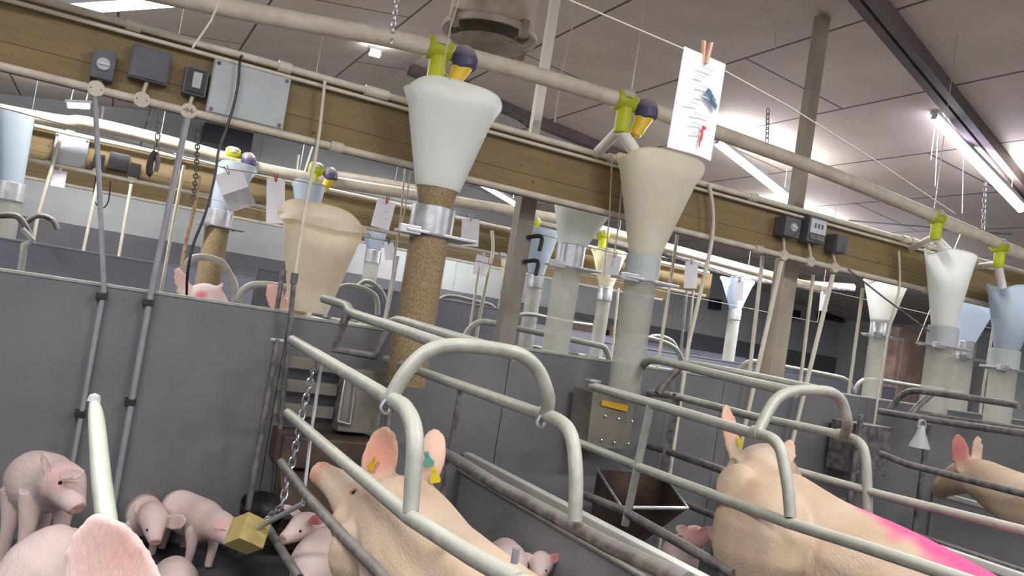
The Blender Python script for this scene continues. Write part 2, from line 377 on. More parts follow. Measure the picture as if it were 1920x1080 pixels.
# ------------------------------------------------------------------ ceiling ventilator
c = at(918, 66, Y=5.3); cz = ceil_z(c.x)
t = thing('ventilation_duct', (c.x, c.y, c.z), 'round dusty ventilation duct hanging from the ceiling ridge', 'ventilator')
mb = MB(); mb.lathe((c.x, c.y, c.z), (0, 0, 1), [(.30, .0), (.335, -.01), (.335, .03), (.30, .05), (.30, cz-c.z-.01), (.285, cz-c.z-.01), (.285, .0), (.30, 0)], n=40); mb.build('duct_body', DUCT, t)
MB().lathe((c.x, c.y, c.z-.02), (0, 0, 1), [(.26, -.05), (.25, -.055), (.01, -.1)], n=32, caps=True).build('damper_bowl', DUCTIN, t)
for a in (20, 110, 200, 290):
    p = V((c.x+.33*math.cos(math.radians(a)), c.y+.33*math.sin(math.radians(a)), c.z))
    MB().box(p, (.05, .05, .12), bev=.006).build('bracket', DUCTIN, t)
    MB().tube([p, V((c.x, c.y, c.z-.08))+(p-V((c.x, c.y, c.z)))*.7], .006, n=8).build('bowl_hanger', DARKST, t)

# ------------------------------------------------------------------ posts
def post(name, x, y, wx, wy, z0, z1, material, label):
    t = thing(name, (x, y, z0), label, 'post')
    MB().box((x, y, (z0+z1)/2), (wx, wy, z1-z0), bev=.004).build('post_shaft', material, t)
    MB().box((x, y, z0+.004), (wx+.08, wy+.08, .008)).build('foot_plate', DARKST, t)
    return t
p1 = post('steel_post', 2.08, 4.22, .10, .08, 0, 1.95, STONE, 'square grey steel post carrying the beam behind the middle partition')
for z in (1.72, 1.58):
    MB().tube([V((2.10, 4.17, z)), V((2.15, 4.1, z+.01)), V((2.14, 4.08, z-.07))], .012, n=8, k=4).build('hinge_hook', GBOX, p1)
post('ceiling_post', 2.07, 4.24, .055, .04, 1.96, ceil_z(2.05)-.005, POSTW, 'thin white post rising from the beam to the ceiling')
p2 = post('tall_post', 4.13, 4.24, .13, .1, 0, 1.96, POST, 'tall beige post from pen to ceiling right of centre')
MB().box((4.13, 4.24, (1.96+ceil_z(4.13)-.02)/2), (.085, .07, ceil_z(4.13)-.02-1.96)).build('upper_shaft', POST, p2)
tag(MB().tube([at(862, 148, Y=6), at(1002, 242, Y=6)], .022, n=8).build('steel_brace', DARKST), 'dark slanted steel brace behind the front hopper rim', 'brace')

# ------------------------------------------------------------------ beams with conduits
BY = 4.0
def beam(y, x0, x1, z0, z1, label):
    return tag(MB().box(((x0+x1)/2, y+.03, (z0+z1)/2), (x1-x0, .06, z1-z0)).build('plywood_beam', BEAMM), label, 'beam')
beam(4.0, -2.6, 6.35, 1.95, 2.24, 'long plywood beam with switch boxes over the front partition')
beam(7.5, -3.9, 6.2, 1.9, 2.17, 'second plywood beam seen behind, over the middle pens')
beam(11.0, -3.9, 8.2, 2.03, 2.3, 'far plywood beam low behind the second beam')
def conduit(pts, r, label, couplings=(), discs=(), material=CREAM, mk=1):
    P = [V(p) for p in pts]
    t = thing('conduit_pipe', P[0], label, 'pipe')
    MB().tube(P, r, n=12).build('pipe_run', material, t)
    for (q) in couplings:
        MB().lathe(q, P[-1]-P[0], [(r*1.5, -.03), (r*1.5, .03)], n=14, caps=True).build('coupling', material, t)
    for (q) in discs:
        d = MB(); d.lathe(q, (0, -1, 0), [(.034, -.01), (.036, .012), (.033, .018), (.001, .018)], n=24); d = d.build('junction_disc', material, t)
        for s_ in (-1, 1):
            MB().sphere(V(q)+V((s_*.02, -.018, 0)), .0035, n=8).build('screw', DARKST, d)
    return t
FY = 3.96
dL = [at(178, 178, Y=FY), at(265, 190, Y=FY), at(352, 215, Y=FY)]
dR = [at(1468, 478, Y=FY), at(1518, 490, Y=FY), at(1563, 503, Y=FY)]
for q in dL+dR: q.z = 1.925
conduit([(-2.5, FY, 1.925), (6.3, FY, 1.925)], .018, 'lower conduit pipe with round junction discs along the front beam',
        [V((x, FY, 1.925)) for x in (-.6, .9, 2.7, 3.6, 5.2)], dL+dR, CREAM2)
conduit([(-2.5, FY, 2.235), (6.3, FY, 2.235)], .017, 'upper cream conduit pipe along the top of the front beam',
        [V((x, FY, 2.235)) for x in (-.05, .6, 1.02, 1.08, 2.45, 3.5, 4.9, 5.0, 5.15)])
conduit([(-2.5, FY+.005, 2.197), (5.9, FY+.005, 2.197)], .010, 'thin cable duct clipped right under the upper conduit')
tag(MB().tube([(-2.4, 4.03, 1.935), (6.2, 4.03, 1.935)], .02, n=10).build('support_pipe', DARKST), 'dark steel pipe running directly under the front beam', 'pipe')
conduit([(-3.8, 7.45, 1.9), (6.1, 7.45, 1.9)], .018, 'lower conduit pipe on the second beam', [V((x, 7.45, 1.9)) for x in (-.5, 1.5, 3.5)], [at(182, 322, Y=7.45), at(248, 335, Y=7.45)])
conduit([(-3.8, 7.45, 2.17), (6.1, 7.45, 2.17)], .018, 'upper conduit pipe on the second beam', [V((x, 7.45, 2.17)) for x in (-.4, .4, 2.5)])
conduit([(-3.8, 10.95, 2.03), (8.1, 10.95, 2.03)], .02, 'conduit pipe along the lower edge of the far beam', [V((x, 10.95, 2.03)) for x in (1, 4, 7)])

def swbox(px, py, wx, hz, dy, material, label, kind='plain', y=3.995, stub=None, disc=None):
    c = at(px, py, Y=y-dy/2); 
    t = thing('switch_box', (c.x, y-dy/2, c.z-hz/2), label, 'switch box')
    MB().box((c.x, y-dy/2, c.z), (wx, dy, hz), bev=.008).build('box_body', material, t)
    f = y-dy
    if kind == 'knob':
        MB().lathe((c.x, f, c.z), (0, -1, 0), [(.028, 0), (.026, .012), (.001, .012)], n=20).build('rotary_knob', LBOX, t)
        MB().box((c.x, f-.016, c.z), (.045, .012, .01), bev=.003).build('knob_grip', WHITEP, t)
    if kind == 'window':
        MB().box((c.x, f-.003, c.z), (wx*.8, .008, hz*.85), bev=.004).build('cover_frame', GBOX, t)
        MB().box((c.x+.004, f-.008, c.z+.005), (wx*.36, .004, hz*.55)).build('switch_plate', WHITEP, t)
    if kind == 'display':
        MB().box((c.x, f-.003, c.z+hz*.12), (wx*.85, .008, hz*.55), bev=.003).build('display_label', GREYP, t)
        for k in range(3): MB().box((c.x-.03+.03*k, f-.008, c.z+hz*.14), (.014, .003, .03)).build('digit_mark', DBOX, t)
        MB().box((c.x, f-.003, c.z-hz*.3), (wx*.8, .01, hz*.2), bev=.003).build('button_strip', DARKST, t)
    if kind == 'panel':
        MB().box((c.x, f-.004, c.z), (wx*.97, .008, hz*.96), bev=.006).build('lid', LBOX, t)
        for a in (-1, 1):
            for b in (-1, 1): MB().lathe((c.x+a*wx*.44, f-.008, c.z+b*hz*.43), (0, -1, 0), [(.009, 0), (.009, .004), (.001, .004)], n=12).build('lid_screw', DARKST, t)
    if kind == 'plain':
        MB().box((c.x, f-.003, c.z), (wx*.9, .008, hz*.9), bev=.005).build('cover', material, t)
    if disc is not None:
        MB().tube([V((c.x, 3.965, c.z-hz/2+.004)), V((disc.x, 3.955, disc.z+.03))], .009, n=10).build('conduit_stub', CREAM2, t)
    return t
swbox(194, 124, .09, .125, .07, DBOX, 'small dark switch box with round knob, leftmost on the front beam', 'knob', disc=dL[0])
swbox(281, 124, .16, .145, .06, DBOX, 'wide plain dark box on the front beam, above middle left disc', 'plain', disc=dL[1])
swbox(366, 155, .10, .125, .06, DBOX, 'dark framed switch box with white plate beside grey panel', 'window', disc=dL[2])
swbox(466, 180, .345, .245, .05, LBOX, 'large light grey electrical panel on the left of the front beam', 'panel')
swbox(1476, 427, .13, .125, .10, DBOX, 'dark switch box leftmost of three on the right beam', 'knob', disc=dR[0])
swbox(1523, 432, .16, .17, .09, DBOX, 'dark control box with pale display, middle of right three', 'display', disc=dR[1])
swbox(1567, 458, .10, .12, .09, DBOX, 'small dark box rightmost of three on the right beam', 'plain', disc=dR[2])
swbox(132, 284, .24, .24, .05, LBOX, 'grey panel on the second beam, far left', 'panel', y=7.49)
swbox(185, 303, .08, .12, .06, DBOX, 'tiny switch box on the second beam left of the wide one', 'plain', y=7.49)
swbox(223, 304, .15, .14, .06, DBOX, 'wide grey box on the second beam between two small ones', 'plain', y=7.49)
swbox(253, 320, .08, .12, .06, DBOX, 'tiny switch box on the second beam right of the wide one', 'plain', y=7.49)
# handwritten number on the junction disc
fc = bpy.data.curves.new('number', 'FONT'); fc.body = '94'; fc.size = .034; fc.align_x = 'CENTER'; fc.align_y = 'CENTER'; fc.extrude = .0005
fo = bpy.data.objects.new('number_tmp', fc); COL.objects.link(fo)
dg = bpy.context.evaluated_depsgraph_get(); me = bpy.data.meshes.new_from_object(fo.evaluated_get(dg)); bpy.data.objects.remove(fo)
me.materials.clear(); me.materials.append(DARKST)
no = bpy.data.objects.new('handwritten_number', me); COL.objects.link(no); no.rotation_euler = (math.pi/2, 0, 0); no.location = (dL[2].x, FY-.0195, dL[2].z)
tag(no, 'handwritten number 94 in dark pen on a junction disc', 'writing')

# ------------------------------------------------------------------ drop pipes
def drop(pts, r, label, clips=(), material=DUSTY, group=None, name='water_drop_pipe'):
    P = [V(p) for p in pts]
    t = thing(name, P[-1], label, 'pipe', group)
    MB().tube(P, r, n=10).build('pipe_run', material, t)
    for q in clips:
        MB().box(V(q)+V((-.005, .01, 0)), (.045, .05, .03), bev=.004).build('clip', GBOX, t)
    return t
YP = 4.0; PH = 1.1
a = dL[0]; x = .02
drop([(a.x, 3.955, 1.9), (x, 3.955, 1.09), (x-.0, 3.955, .12)], .011, 'thin grey water pipe farthest left, down the front partition', [(x, 3.955, 1.06), (x, 3.955, .55)], material=PVC)
a = dL[2]; x = .205
drop([(a.x, 3.955, 1.9), (x, 3.955, 1.09), (x, 3.955, .12)], .014, 'grey water pipe dropping from the disc marked 94', [(x, 3.955, 1.06), (x, 3.955, .62)], material=PVC)
def pxrod(p0, p1, y, r, label, material=CREAM, name='water_drop_pipe', mid=None, y1=None, down=True):
    P = [at(*p0, Y=y)]+([at(*q, Y=y) for q in mid] if mid else [])+[at(*p1, Y=y if y1 is None else y1)]
    P = smoothpts(P, 6) if mid else P
    if down and P[-1].z > .1: P = P+[V((P[-1].x, P[-1].y, .005))]
    return drop(P, r, label, material=material, name=name)
# rods at the right half, in front of and behind the partition
pxrod((1430, 480), (1405, 702), 4.12, .013, 'cream drop pipe left of the tall post, behind the partition')
pxrod((1466, 490), (1385, 850), 3.93, .014, 'cream drop pipe from the leftmost right disc, reaching past the crate')
pxrod((1525, 515), (1500, 722), 4.12, .012, 'cream drop pipe just right of the tall post')
pxrod((1562, 515), (1480, 850), 3.93, .014, 'cream drop pipe from the rightmost disc, down behind the hoop')
pxrod((1618, 540), (1598, 690), 4.3, .012, 'slim cream pipe under the right end of the beam')
pxrod((1330, 345), (1292, 642), 3.93, .012, 'bent cream hose hanging from the beam right of the second hopper', mid=[(1337, 400), (1334, 455), (1320, 520)], name='water_hose')
pxrod((1685, 470), (1652, 700), 3.93, .008, 'thin curved cream hose near the right end of the beam', mid=[(1686, 540), (1668, 610)], name='water_hose')
pxrod((609, 152), (553, 516), 3.93, .008, 'thin cream cord pipe from the upper conduit into the dark standpipe', mid=[(604, 200), (594, 280), (570, 400)], name='water_hose', down=False)
pxrod((1270, 440), (1240, 640), 4.6, .012, 'pale pipe behind the second feed hopper')
pxrod((1865, 600), (1845, 720), 4.3, .01, 'faint pipe at the far right below the beam')
# standpipes at the partition corner
t = thing('steel_standpipe', at(513, 926, Y=3.9), 'dark steel standpipe with cap beside the front crate', 'pipe')
MB().tube([at(552, 520, Y=3.9), at(533, 720, Y=3.9), at(513, 930, Y=3.9)], .012, n=12).build('pipe_run', DARKST, t)
MB().lathe(at(552, 520, Y=3.9), (0, 0, 1), [(.017, -.03), (.017, .02)], n=14, caps=True).build('pipe_cap', DARKST, t)
t = thing('steel_standpipe', at(518, 583, Y=4.12), 'short dark steel standpipe behind the partition, capped', 'pipe')
MB().tube([at(530, 512, Y=4.12), at(516, 600, Y=4.12)], .012, n=12).build('pipe_run', DARKST, t)
MB().lathe(at(530, 512, Y=4.12), (0, 0, 1), [(.017, -.03), (.017, .015)], n=14, caps=True).build('pipe_cap', DARKST, t)
# pipes of the rows behind
pxrod((113, 262), (72, 398), 7.4, .014, 'white drop pipe far left on the second beam')
pxrod((186, 330), (150, 500), 7.4, .013, 'white drop pipe with clip under the second beam, left one')
pxrod((246, 345), (217, 515), 7.4, .013, 'white drop pipe with clip under the second beam, right one')
pxrod((345, 310), (318, 455), 6.6, .012, 'cream drop pipe left of the gold cord')
pxrod((760, 300), (735, 520), 4.9, .006, 'thin white string pipe left of the first feed tube', mid=[(752, 400)])
pxrod((745, 480), (722, 600), 5.4, .016, 'bright steel rod left of the first feed tube', material=STEEL)
pxrod((922, 432), (900, 590), 6.2, .013, 'curved cream hose under the distant record sheets', mid=[(924, 470), (914, 520)], name='water_hose')
pxrod((898, 500), (885, 590), 6.2, .01, 'thin cream pipe beside the curved hose')
pxrod((1160, 540), (1150, 640), 7.0, .012, 'thin cream pipe behind the middle feed tubes')
for i, (x0, x1) in enumerate(((1288, 1275), (1300, 1287))):
    pxrod((x0, 545), (x1-3, 700), 6.6+.3*i, .014, ['grey drop pipe left of a close pair right of centre', 'grey drop pipe right of a close pair right of centre'][i], material=DUSTY)
for i, (a, b, c_, d_) in enumerate(((560, 290, 552, 360), (590, 262, 568, 330), (193, 200, 187, 245), (290, 180, 262, 280))):
    drop([at(a, b, Y=9.8), at(c_, d_, Y=9.8)], .012, ['thin pale hanger left of the white strut', 'stout white strut behind the big low hopper', 'short pale hanger beside the small distant lamp', 'dark slanted brace under the front beam at left'][i], material=[CREAM, POSTW, CREAM, DARKST][i], name='hanger_rod')

# ------------------------------------------------------------------ front partition and far partitions
def partition(y, x0, x1, h, label, material=PANEL, th=.035):
    t = thing('pen_partition', ((x0+x1)/2, y, 0), label, 'partition')
    MB().box(((x0+x1)/2, y+th/2, h/2), (x1-x0, th, h)).build('panel', material, t)
    MB().box(((x0+x1)/2, y+th/2, h+.006), (x1-x0, th+.012, .014), bev=.003).build('top_rail', DUSTY if material is PANEL else material, t)
    return t
partition(4.0, -2.6, .82, 1.1, 'grey plastic partition at left behind the standing piglets')
partition(4.0, .825, 2.02, 1.085, 'grey partition behind the front sow crate')
partition(4.0, 2.025, 3.52, 1.09, 'grey partition behind the second sow crate')
partition(4.0, 3.525, 7.5, 1.1, 'dim grey partition at the right edge behind the third crate')
partition(6.4, -2.6, .35, 1.25, 'blue grey partition of the second row, far left', PANEL2)
partition(7.5, 1.2, 3.95, 1.36, 'violet grey partition behind the first feed tube', PANEL2)
partition(7.5, 4.2, 9.5, 1.2, 'grey partition in the distance right of centre', PANEL2)
partition(10.9, -2.5, 10, 1.3, 'farthest low partition before the back wall', PANEL2)
# seams and small fixings on the partition behind crate 1 and 2
def divider(x, y0, y1, h, label):
    t = thing('pen_divider', (x, (y0+y1)/2, 0), label, 'divider')
    MB().box((x, (y0+y1)/2, h/2), (.03, y1-y0, h)).build('board', DIV, t)
    MB().box((x, (y0+y1)/2, h), (.05, y1-y0, .035), bev=.008).build('cap_strip', DIVCAP, t)
    MB().tube([V((x-.025, y0, h-.08)), V((x-.025, y1, h-.08))], .012, n=10).build('stiffener', DUSTY, t)
divider(1.85, .4, 3.98, .5, 'low grey divider board between the first and second sow pens')
divider(3.62, .4, 3.98, .5, 'low grey divider board beyond the second sow crate')
divider(5.6, .8, 3.98, .5, 'low grey divider board at the far right pen')
tag(MB().tube([at(864, 729, X=1.3), at(829, 933, X=1.34)], .012, n=10).build('upright_bar', DARKST), 'dark upright bar holding the right rails of the front crate', 'bar')

# ------------------------------------------------------------------ auger pipes
def auger(pts, r, label, material=CREAM2):
    t = thing('auger_pipe', pts[0], label, 'feed pipe')
    MB().tube(pts, r, n=18, k=6).build('pipe_run', material, t)
    for i in range(1, len(pts)-1, 2): MB().tube([pts[i], V((pts[i].x, pts[i].y, ceil_z(pts[i].x)-.002))], .003, n=6).build('hanger_wire', STEEL, t)
    return t
A1 = [V((-2.4, 3.7, 2.14)), V((.09, 3.7, 2.33)), V((1.18, 3.7, 2.445)), V((2.34, 3.7, 2.48)), V((3.68, 3.7, 2.445)), V((4.82, 3.7, 2.37)), V((5.58, 3.7, 2.31)), V((6.4, 3.7, 2.24))]
auger(A1, .042, 'long feed auger pipe above the front beam')
A2 = [at(58, 218, Y=7.2), at(160, 230, Y=7.2), at(300, 262, Y=7.2), at(430, 298, Y=7.2), at(560, 330, Y=7.2), at(1000, 402, Y=7.2), at(1160, 440, Y=7.2)]
auger([A2[0]+V((-2, 0, -.05))]+A2+[A2[-1]+V((3, 0, -.1))], .05, 'second feed auger pipe over the middle pens')
auger([at(590, 322, Y=9.8), at(740, 345, Y=9.8), at(900, 385, Y=9.8), at(1250, 480, Y=9.8)], .045, 'far feed auger pipe behind the first hopper')
auger([at(1240, 470, Y=9), at(1400, 520, Y=9), at(1600, 540, Y=8.5)], .06, 'dim feed pipe low behind the right switch boxes', DARKST)

# ------------------------------------------------------------------ hoppers
def qt(a, b, t): return a+(b-a)*t
def hopper(cx, y, ztop, zbot, wt, wb, label, material=HOP, tubelen=.7, tr=.1, feedlevel=0, tubefeed=False, collar=STEEL, tiltrim=.0, dt=None, plate=True, hang=True, tubematerial=TUBEC, ypx=None, lean=0):
    """frosted sheet funnel: wide rounded rim, round neck in a collar, tube below"""
    if y > 4.0: tubelen = zbot-.1-.01
    t = thing('feed_hopper', (cx, y, zbot-tubelen if tubelen else zbot), label, 'feed hopper', 'feed hoppers')
    dt = dt or wt*.62
    def ring(f, inset=0.0):
        z = qt(zbot, ztop, f); hw = qt(wb, wt, f)/2-inset; hd = qt(wb, dt, f)/2-inset; e = qt(1.0, .86, f)
        vs = []
        for j in range(36):
            a = 2*math.pi*j/36; ca, sa = math.cos(a), math.sin(a)
            x_ = math.copysign(abs(ca)**e, ca)*hw; y_ = math.copysign(abs(sa)**e, sa)*hd
            zz = z
            if f > .8:
                k = (f-.8)/.2
                zz -= k*(.06*abs(ca)**6*wt/.5)+(k*tiltrim*(.5-.5*math.sin(a)))
            vs.append(V((cx+x_+lean*(1-f), y+y_, zz)))
        return vs
    fs_ = [0, .2, .4, .6, .8, .9, .96, 1.0]
    vs = []; fs = []
    for f in fs_: vs += ring(f)
    K = len(fs_)
    for f in reversed(fs_): vs += ring(f, .004)
    n = 36
    for i in range(2*K-1):
        for j in range(n): fs.append((i*n+j, i*n+(j+1) % n, (i+1)*n+(j+1) % n, (i+1)*n+j))
    for j in range(n): fs.append(((2*K-1)*n+j, (2*K-1)*n+(j+1) % n, (j+1) % n, j))
    if feedlevel > 0:
        kk = [i for i, f in enumerate(fs_) if f <= .25][-1]; lo_ = [f for f in fs if all((q < (kk+1)*n or q >= (2*K-1-kk)*n) for q in f)]; hi_ = [f for f in fs if f not in lo_]
        MB().add(vs, hi_, True).build('funnel', material, t); MB().add(vs, lo_, True).build('clear_lower_funnel', TUBEF, t)
    else: MB().add(vs, fs, True).build('funnel', material, t)
    MB().tube(ring(1.0, .002), .0035, n=6, closed=True).build('rim_edge', POSTW if material is HOP else material, t)
    bx = cx+lean
    if feedlevel > 0:
        mb = MB(); v2 = []; f2 = []; L = [0, feedlevel*.5, feedlevel*.9, feedlevel]
        for i, f in enumerate(L): v2 += ring(f, .008 if i < 3 else wb*.2)
        for i in range(3):
            for j in range(n): f2.append((i*n+j, i*n+(j+1) % n, (i+1)*n+(j+1) % n, (i+1)*n+j))
        f2.append(tuple(range(3*n, 4*n))); f2.append(tuple(range(n))[::-1]); mb.add(v2, f2, True).build('feed', FEED, t)
    if collar is not None:
        MB().lathe((bx, y, zbot), (0, 0, 1), [(tr*1.08, -.1), (tr*1.08, .03), (tr*1.02, .035), (tr*1.02, -.1), (tr*1.08, -.1)], n=28).build('collar', collar, t)
    if plate:
        mb = MB(); mb.box((bx+.03, y, zbot-.1), (tr*2+.16, tr*2.0, .014), bev=.003); mb.box((bx-tr-.03, y-tr*.8, zbot-.1), (.1, .03, .04), bev=.004); mb.build('support_plate', STEEL, t)
        MB().tube([V((bx+tr+.05, y+.06, zbot-.1)), V((bx+tr+.05, 4.0 if y < 4.1 else y+.25, zbot-.1))], .008, n=8).build('support_arm', DARKST, t)
    if tubelen:
        MB().lathe((bx, y, zbot-.1), (0, 0, 1), [(tr, 0), (tr, -tubelen), (tr-.004, -tubelen), (tr-.004, 0), (tr, 0)], n=28).build('feed_tube', TUBEF if tubefeed else tubematerial, t)
        if tubefeed:
            MB().lathe((bx, y, zbot-.1-tubelen), (0, 0, 1), [(.001, 0), (tr-.006, .0), (tr-.006, tubelen-.02), (.001, tubelen)], n=28).build('feed_column', FEED, t)
    return t
def hp(pxl, pxr, pxb, y, wpx, bpx, label, **k):
    """rim left, rim right and neck directions met with the row plane y"""
    l_ = at(*pxl, Y=y); r_ = at(*pxr, Y=y); b_ = at(*pxb, Y=y); D = (b_-CP).dot(FW)
    cx = (l_.x+r_.x)/2
    return hopper(cx, y, max(l_.z, r_.z)*.5+.5*(l_.z+r_.z)/2+.02, b_.z, (r_.x-l_.x)*wpx, bpx, label, lean=b_.x-cx, **k)
H1 = hp((757, 180), (938, 190), (812, 402), 3.72, 1.0, .15, 'front frosted feed hopper half full, left of centre', tubelen=.72, tr=.098, feedlevel=.24, tubefeed=True)
H2 = hp((1163, 292), (1311, 318), (1206, 492), 3.72, 1.0, .15, 'second frosted feed hopper behind the big record sheet', tubelen=.62, tr=.088, material=HOPM, collar=LBOX)
H3 = hp((1744, 478), (1818, 485), (1768, 622), 3.72, 1.0, .14, 'frosted feed hopper near the right end of the beam', tubelen=.45, tr=.09, plate=True, collar=LBOX)
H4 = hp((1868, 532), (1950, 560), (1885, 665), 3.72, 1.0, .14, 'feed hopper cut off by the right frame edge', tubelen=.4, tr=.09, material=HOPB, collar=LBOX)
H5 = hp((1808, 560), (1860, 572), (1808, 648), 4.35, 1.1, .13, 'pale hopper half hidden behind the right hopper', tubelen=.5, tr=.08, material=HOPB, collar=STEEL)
HB1 = hp((528, 362), (697, 400), (577, 585), 4.32, 1.0, .2, 'wide dusty beige hopper hanging low behind the partition', tubelen=.05, tr=.08, material=HOPD, tiltrim=.17, collar=None, plate=False, dt=.5)
HB2 = hp((1028, 350), (1172, 380), (1070, 470), 4.32, .85, .15, 'frosted hopper with shiny steel collar under the beam', tubelen=.72, tr=.082, material=HOP)
HB3 = hp((1628, 525), (1692, 540), (1652, 606), 4.4, 1.0, .15, 'small white hopper below the right end of the beam', tubelen=.45, tr=.07, material=HOP, collar=STEEL)
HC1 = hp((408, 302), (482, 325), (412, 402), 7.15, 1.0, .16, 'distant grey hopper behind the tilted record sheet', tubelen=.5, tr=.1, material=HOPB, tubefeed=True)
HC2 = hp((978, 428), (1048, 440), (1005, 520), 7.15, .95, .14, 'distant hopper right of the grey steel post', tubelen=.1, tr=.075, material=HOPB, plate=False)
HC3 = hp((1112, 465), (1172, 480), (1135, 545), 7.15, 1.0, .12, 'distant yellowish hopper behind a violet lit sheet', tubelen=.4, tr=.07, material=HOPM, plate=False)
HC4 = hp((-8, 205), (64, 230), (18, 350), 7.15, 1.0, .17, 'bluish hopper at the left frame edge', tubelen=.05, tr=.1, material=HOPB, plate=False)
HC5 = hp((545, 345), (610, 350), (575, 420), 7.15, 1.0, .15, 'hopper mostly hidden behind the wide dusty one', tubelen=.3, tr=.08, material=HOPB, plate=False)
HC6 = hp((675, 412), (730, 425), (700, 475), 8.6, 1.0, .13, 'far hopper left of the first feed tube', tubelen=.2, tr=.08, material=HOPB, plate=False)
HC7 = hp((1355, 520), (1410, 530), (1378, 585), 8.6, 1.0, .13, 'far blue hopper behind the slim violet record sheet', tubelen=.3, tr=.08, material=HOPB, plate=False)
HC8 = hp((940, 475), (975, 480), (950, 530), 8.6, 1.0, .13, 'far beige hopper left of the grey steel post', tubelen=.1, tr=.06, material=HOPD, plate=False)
# tube below the third hopper
def outlet(ap, hop_top, label, legs=(), cap=True, s=1.0, y=3.7):
    """yellow valve clamped on the auger with a drop tube into the hopper"""
    a = V(ap); t = thing('feed_outlet_valve', a, label, 'feed valve', 'yellow feed valves on the augers')
    MB().lathe(a, (1, 0, 0), [(.052*s, -.055*s), (.056*s, -.05*s), (.056*s, .05*s), (.052*s, .055*s)], n=20, caps=True).build('clamp', YEL, t)
    b = a+V((.005, -.01, -.04))
    MB().tube([b, b+V((0, 0, -.13*s))], .042*s, n=16).build('spout', YEL, t)
    MB().lathe(a+V((0, 0, .012)), (0, 0, 1), [(.062*s, .0), (.06*s, .03*s), (.04*s, .05*s), (.001, .056*s)], n=18).build('dusty_top', DUSTCAP, t)
    if cap:
        q = a+V((.125*s, -.03, -.02))
        MB().lathe(q, V((.25, -.35, -1)), [(.001, -.055*s), (.045*s, -.05*s), (.062*s, -.02*s), (.064*s, .02*s), (.05*s, .055*s), (.03*s, .06*s), (.001, .05*s)], n=18).build('motor_cap', PURP, t)
        MB().tube([q+V((0, 0, -.03)), q+V((-.045*s, 0, -.15*s))], [.05*s, .03*s], n=12).build('amber_spout', ORA, t)
        MB().tube([q+V((.02, 0, -.05)), q+V((.0, -.01, -.14*s))], .005, n=6).build('valve_lever', YEL, t)
    MB().tube([b+V((0, 0, -.12*s)), V(hop_top)], .034*s, n=14).build('drop_tube', POSTW, t)
    for L in legs: MB().tube([b+V((0, 0, -.1*s)), V(L)], .028*s, n=12).build('side_leg', POSTW, t)
    return t
def onA(px, py, y=3.7, z=None): q = at(px, py, Y=y); return q
outlet(onA(822, 92), H1.location+V((.0, 0, 0)) if 0 else at(815, 165, Y=3.72), 'yellow valve with purple cap over the front hopper')
outlet(onA(1170, 190), at(1200, 300, Y=3.72), 'yellow valve with purple cap over the second hopper', legs=[at(1118, 288, Y=3.98)])
outlet(onA(1755, 408), at(1783, 475, Y=3.72), 'yellow forked valve over the right hopper', legs=[at(1708, 466, Y=3.98)], cap=False, s=.85)
outlet(onA(1873, 462), at(1880, 545, Y=3.72), 'yellow forked valve nearest the right frame edge', legs=[at(1828, 500, Y=3.98)], cap=False, s=.85)
outlet(at(436, 290, Y=7.2), at(438, 330, Y=7.2), 'small yellow valve on the second auger above the tilted sheet', s=1.0)
outlet(at(592, 318, Y=7.2), at(590, 352, Y=7.2), 'small yellow valve above the wide dusty hopper', s=1.0)
outlet(at(1000, 415, Y=7.2), at(1005, 438, Y=7.2), 'tiny yellow valve right of the grey steel post', cap=False)
outlet(at(1130, 440, Y=7.2), at(1140, 475, Y=7.2), 'tiny bright yellow valve over the yellowish hopper', cap=False)
outlet(at(48, 226, Y=7.2), at(40, 250, Y=7.2), 'dim yellow valve at the left frame edge', cap=False)

# ------------------------------------------------------------------ hanging record sheets
PEGS = []
def sheet(px, py, y, wd, ht, label, lean=0., turn=0., pin=WHITEPIN, marks=0, pinsize=1, mat_=WHITEP, D=None, half=False):
    c = at(px, py, D=D) if D else at(px, py, Y=y)
    t = thing('record_sheet', (c.x, c.y, c.z-ht/2), label, 'record sheet', 'record sheets pegged to strings')
    cy, sy = math.cos(turn), math.sin(turn)
    X_ = V((cy, -sy, 0)); Z_ = V((0, 0, 1)); a = lean
    x_ = X_*math.cos(a)-Z_*math.sin(a); z_ = X_*math.sin(a)+Z_*math.cos(a); n_ = x_.cross(z_)
    if n_.dot(CP-c) < 0: nf = -n_
    else: nf = n_
    vs = []; fs = []; NX, NZ = 6, 8
    for sgn in (0, 1):
        for i in range(NX+1):
            for j in range(NZ+1):
                u = i/NX-.5; v_ = j/NZ-.5
                vs.append(c+x_*u*wd+z_*v_*ht+nf*(.01*math.sin(u*5+1)*(.5-v_)*min(1, wd*5)-.0012*sgn))
    Q = (NX+1)*(NZ+1)
    for sgn in (0, 1):
        for i in range(NX):
            for j in range(NZ):
                k = sgn*Q+i*(NZ+1)+j; fs.append((k, k+1, k+NZ+2, k+NZ+1))
    MB().add(vs, fs, True).build('paper', mat_, t)
    if half:
        MB().box(c-z_*ht*.26+nf*.003, (wd*.98, ht*.46, .001), x=x_, y=z_, z=nf).build('grey_lower_half', GREYP, t)
    top = c+z_*ht*.5
    PEGS.append((top.copy(), label))
    for s_ in (-1, 1):
        mb = MB(); mb.box(top+x_*(.005*s_*pinsize)+z_*.006*pinsize+nf*.004*s_, (.007*pinsize, .05*pinsize, .009*pinsize), x=(x_+z_*.12*s_).normalized(), y=(z_-x_*.12*s_*-1).normalized(), z=nf, bev=.002*pinsize)
        mb.build('peg_leg', pin, t)
    if marks:
        rnd = random.Random(int(px))
        for k in range(marks):
            u = rnd.uniform(-.36, .2); v_ = .36-.75*k/marks
            MB().box(c+x_*wd*(u+.1)+z_*ht*v_+nf*.012, (wd*rnd.uniform(.15, .4), ht*.012, .0006), x=x_, y=z_, z=nf).build('written_line', INK, t)
    return t, c, x_, z_, nf
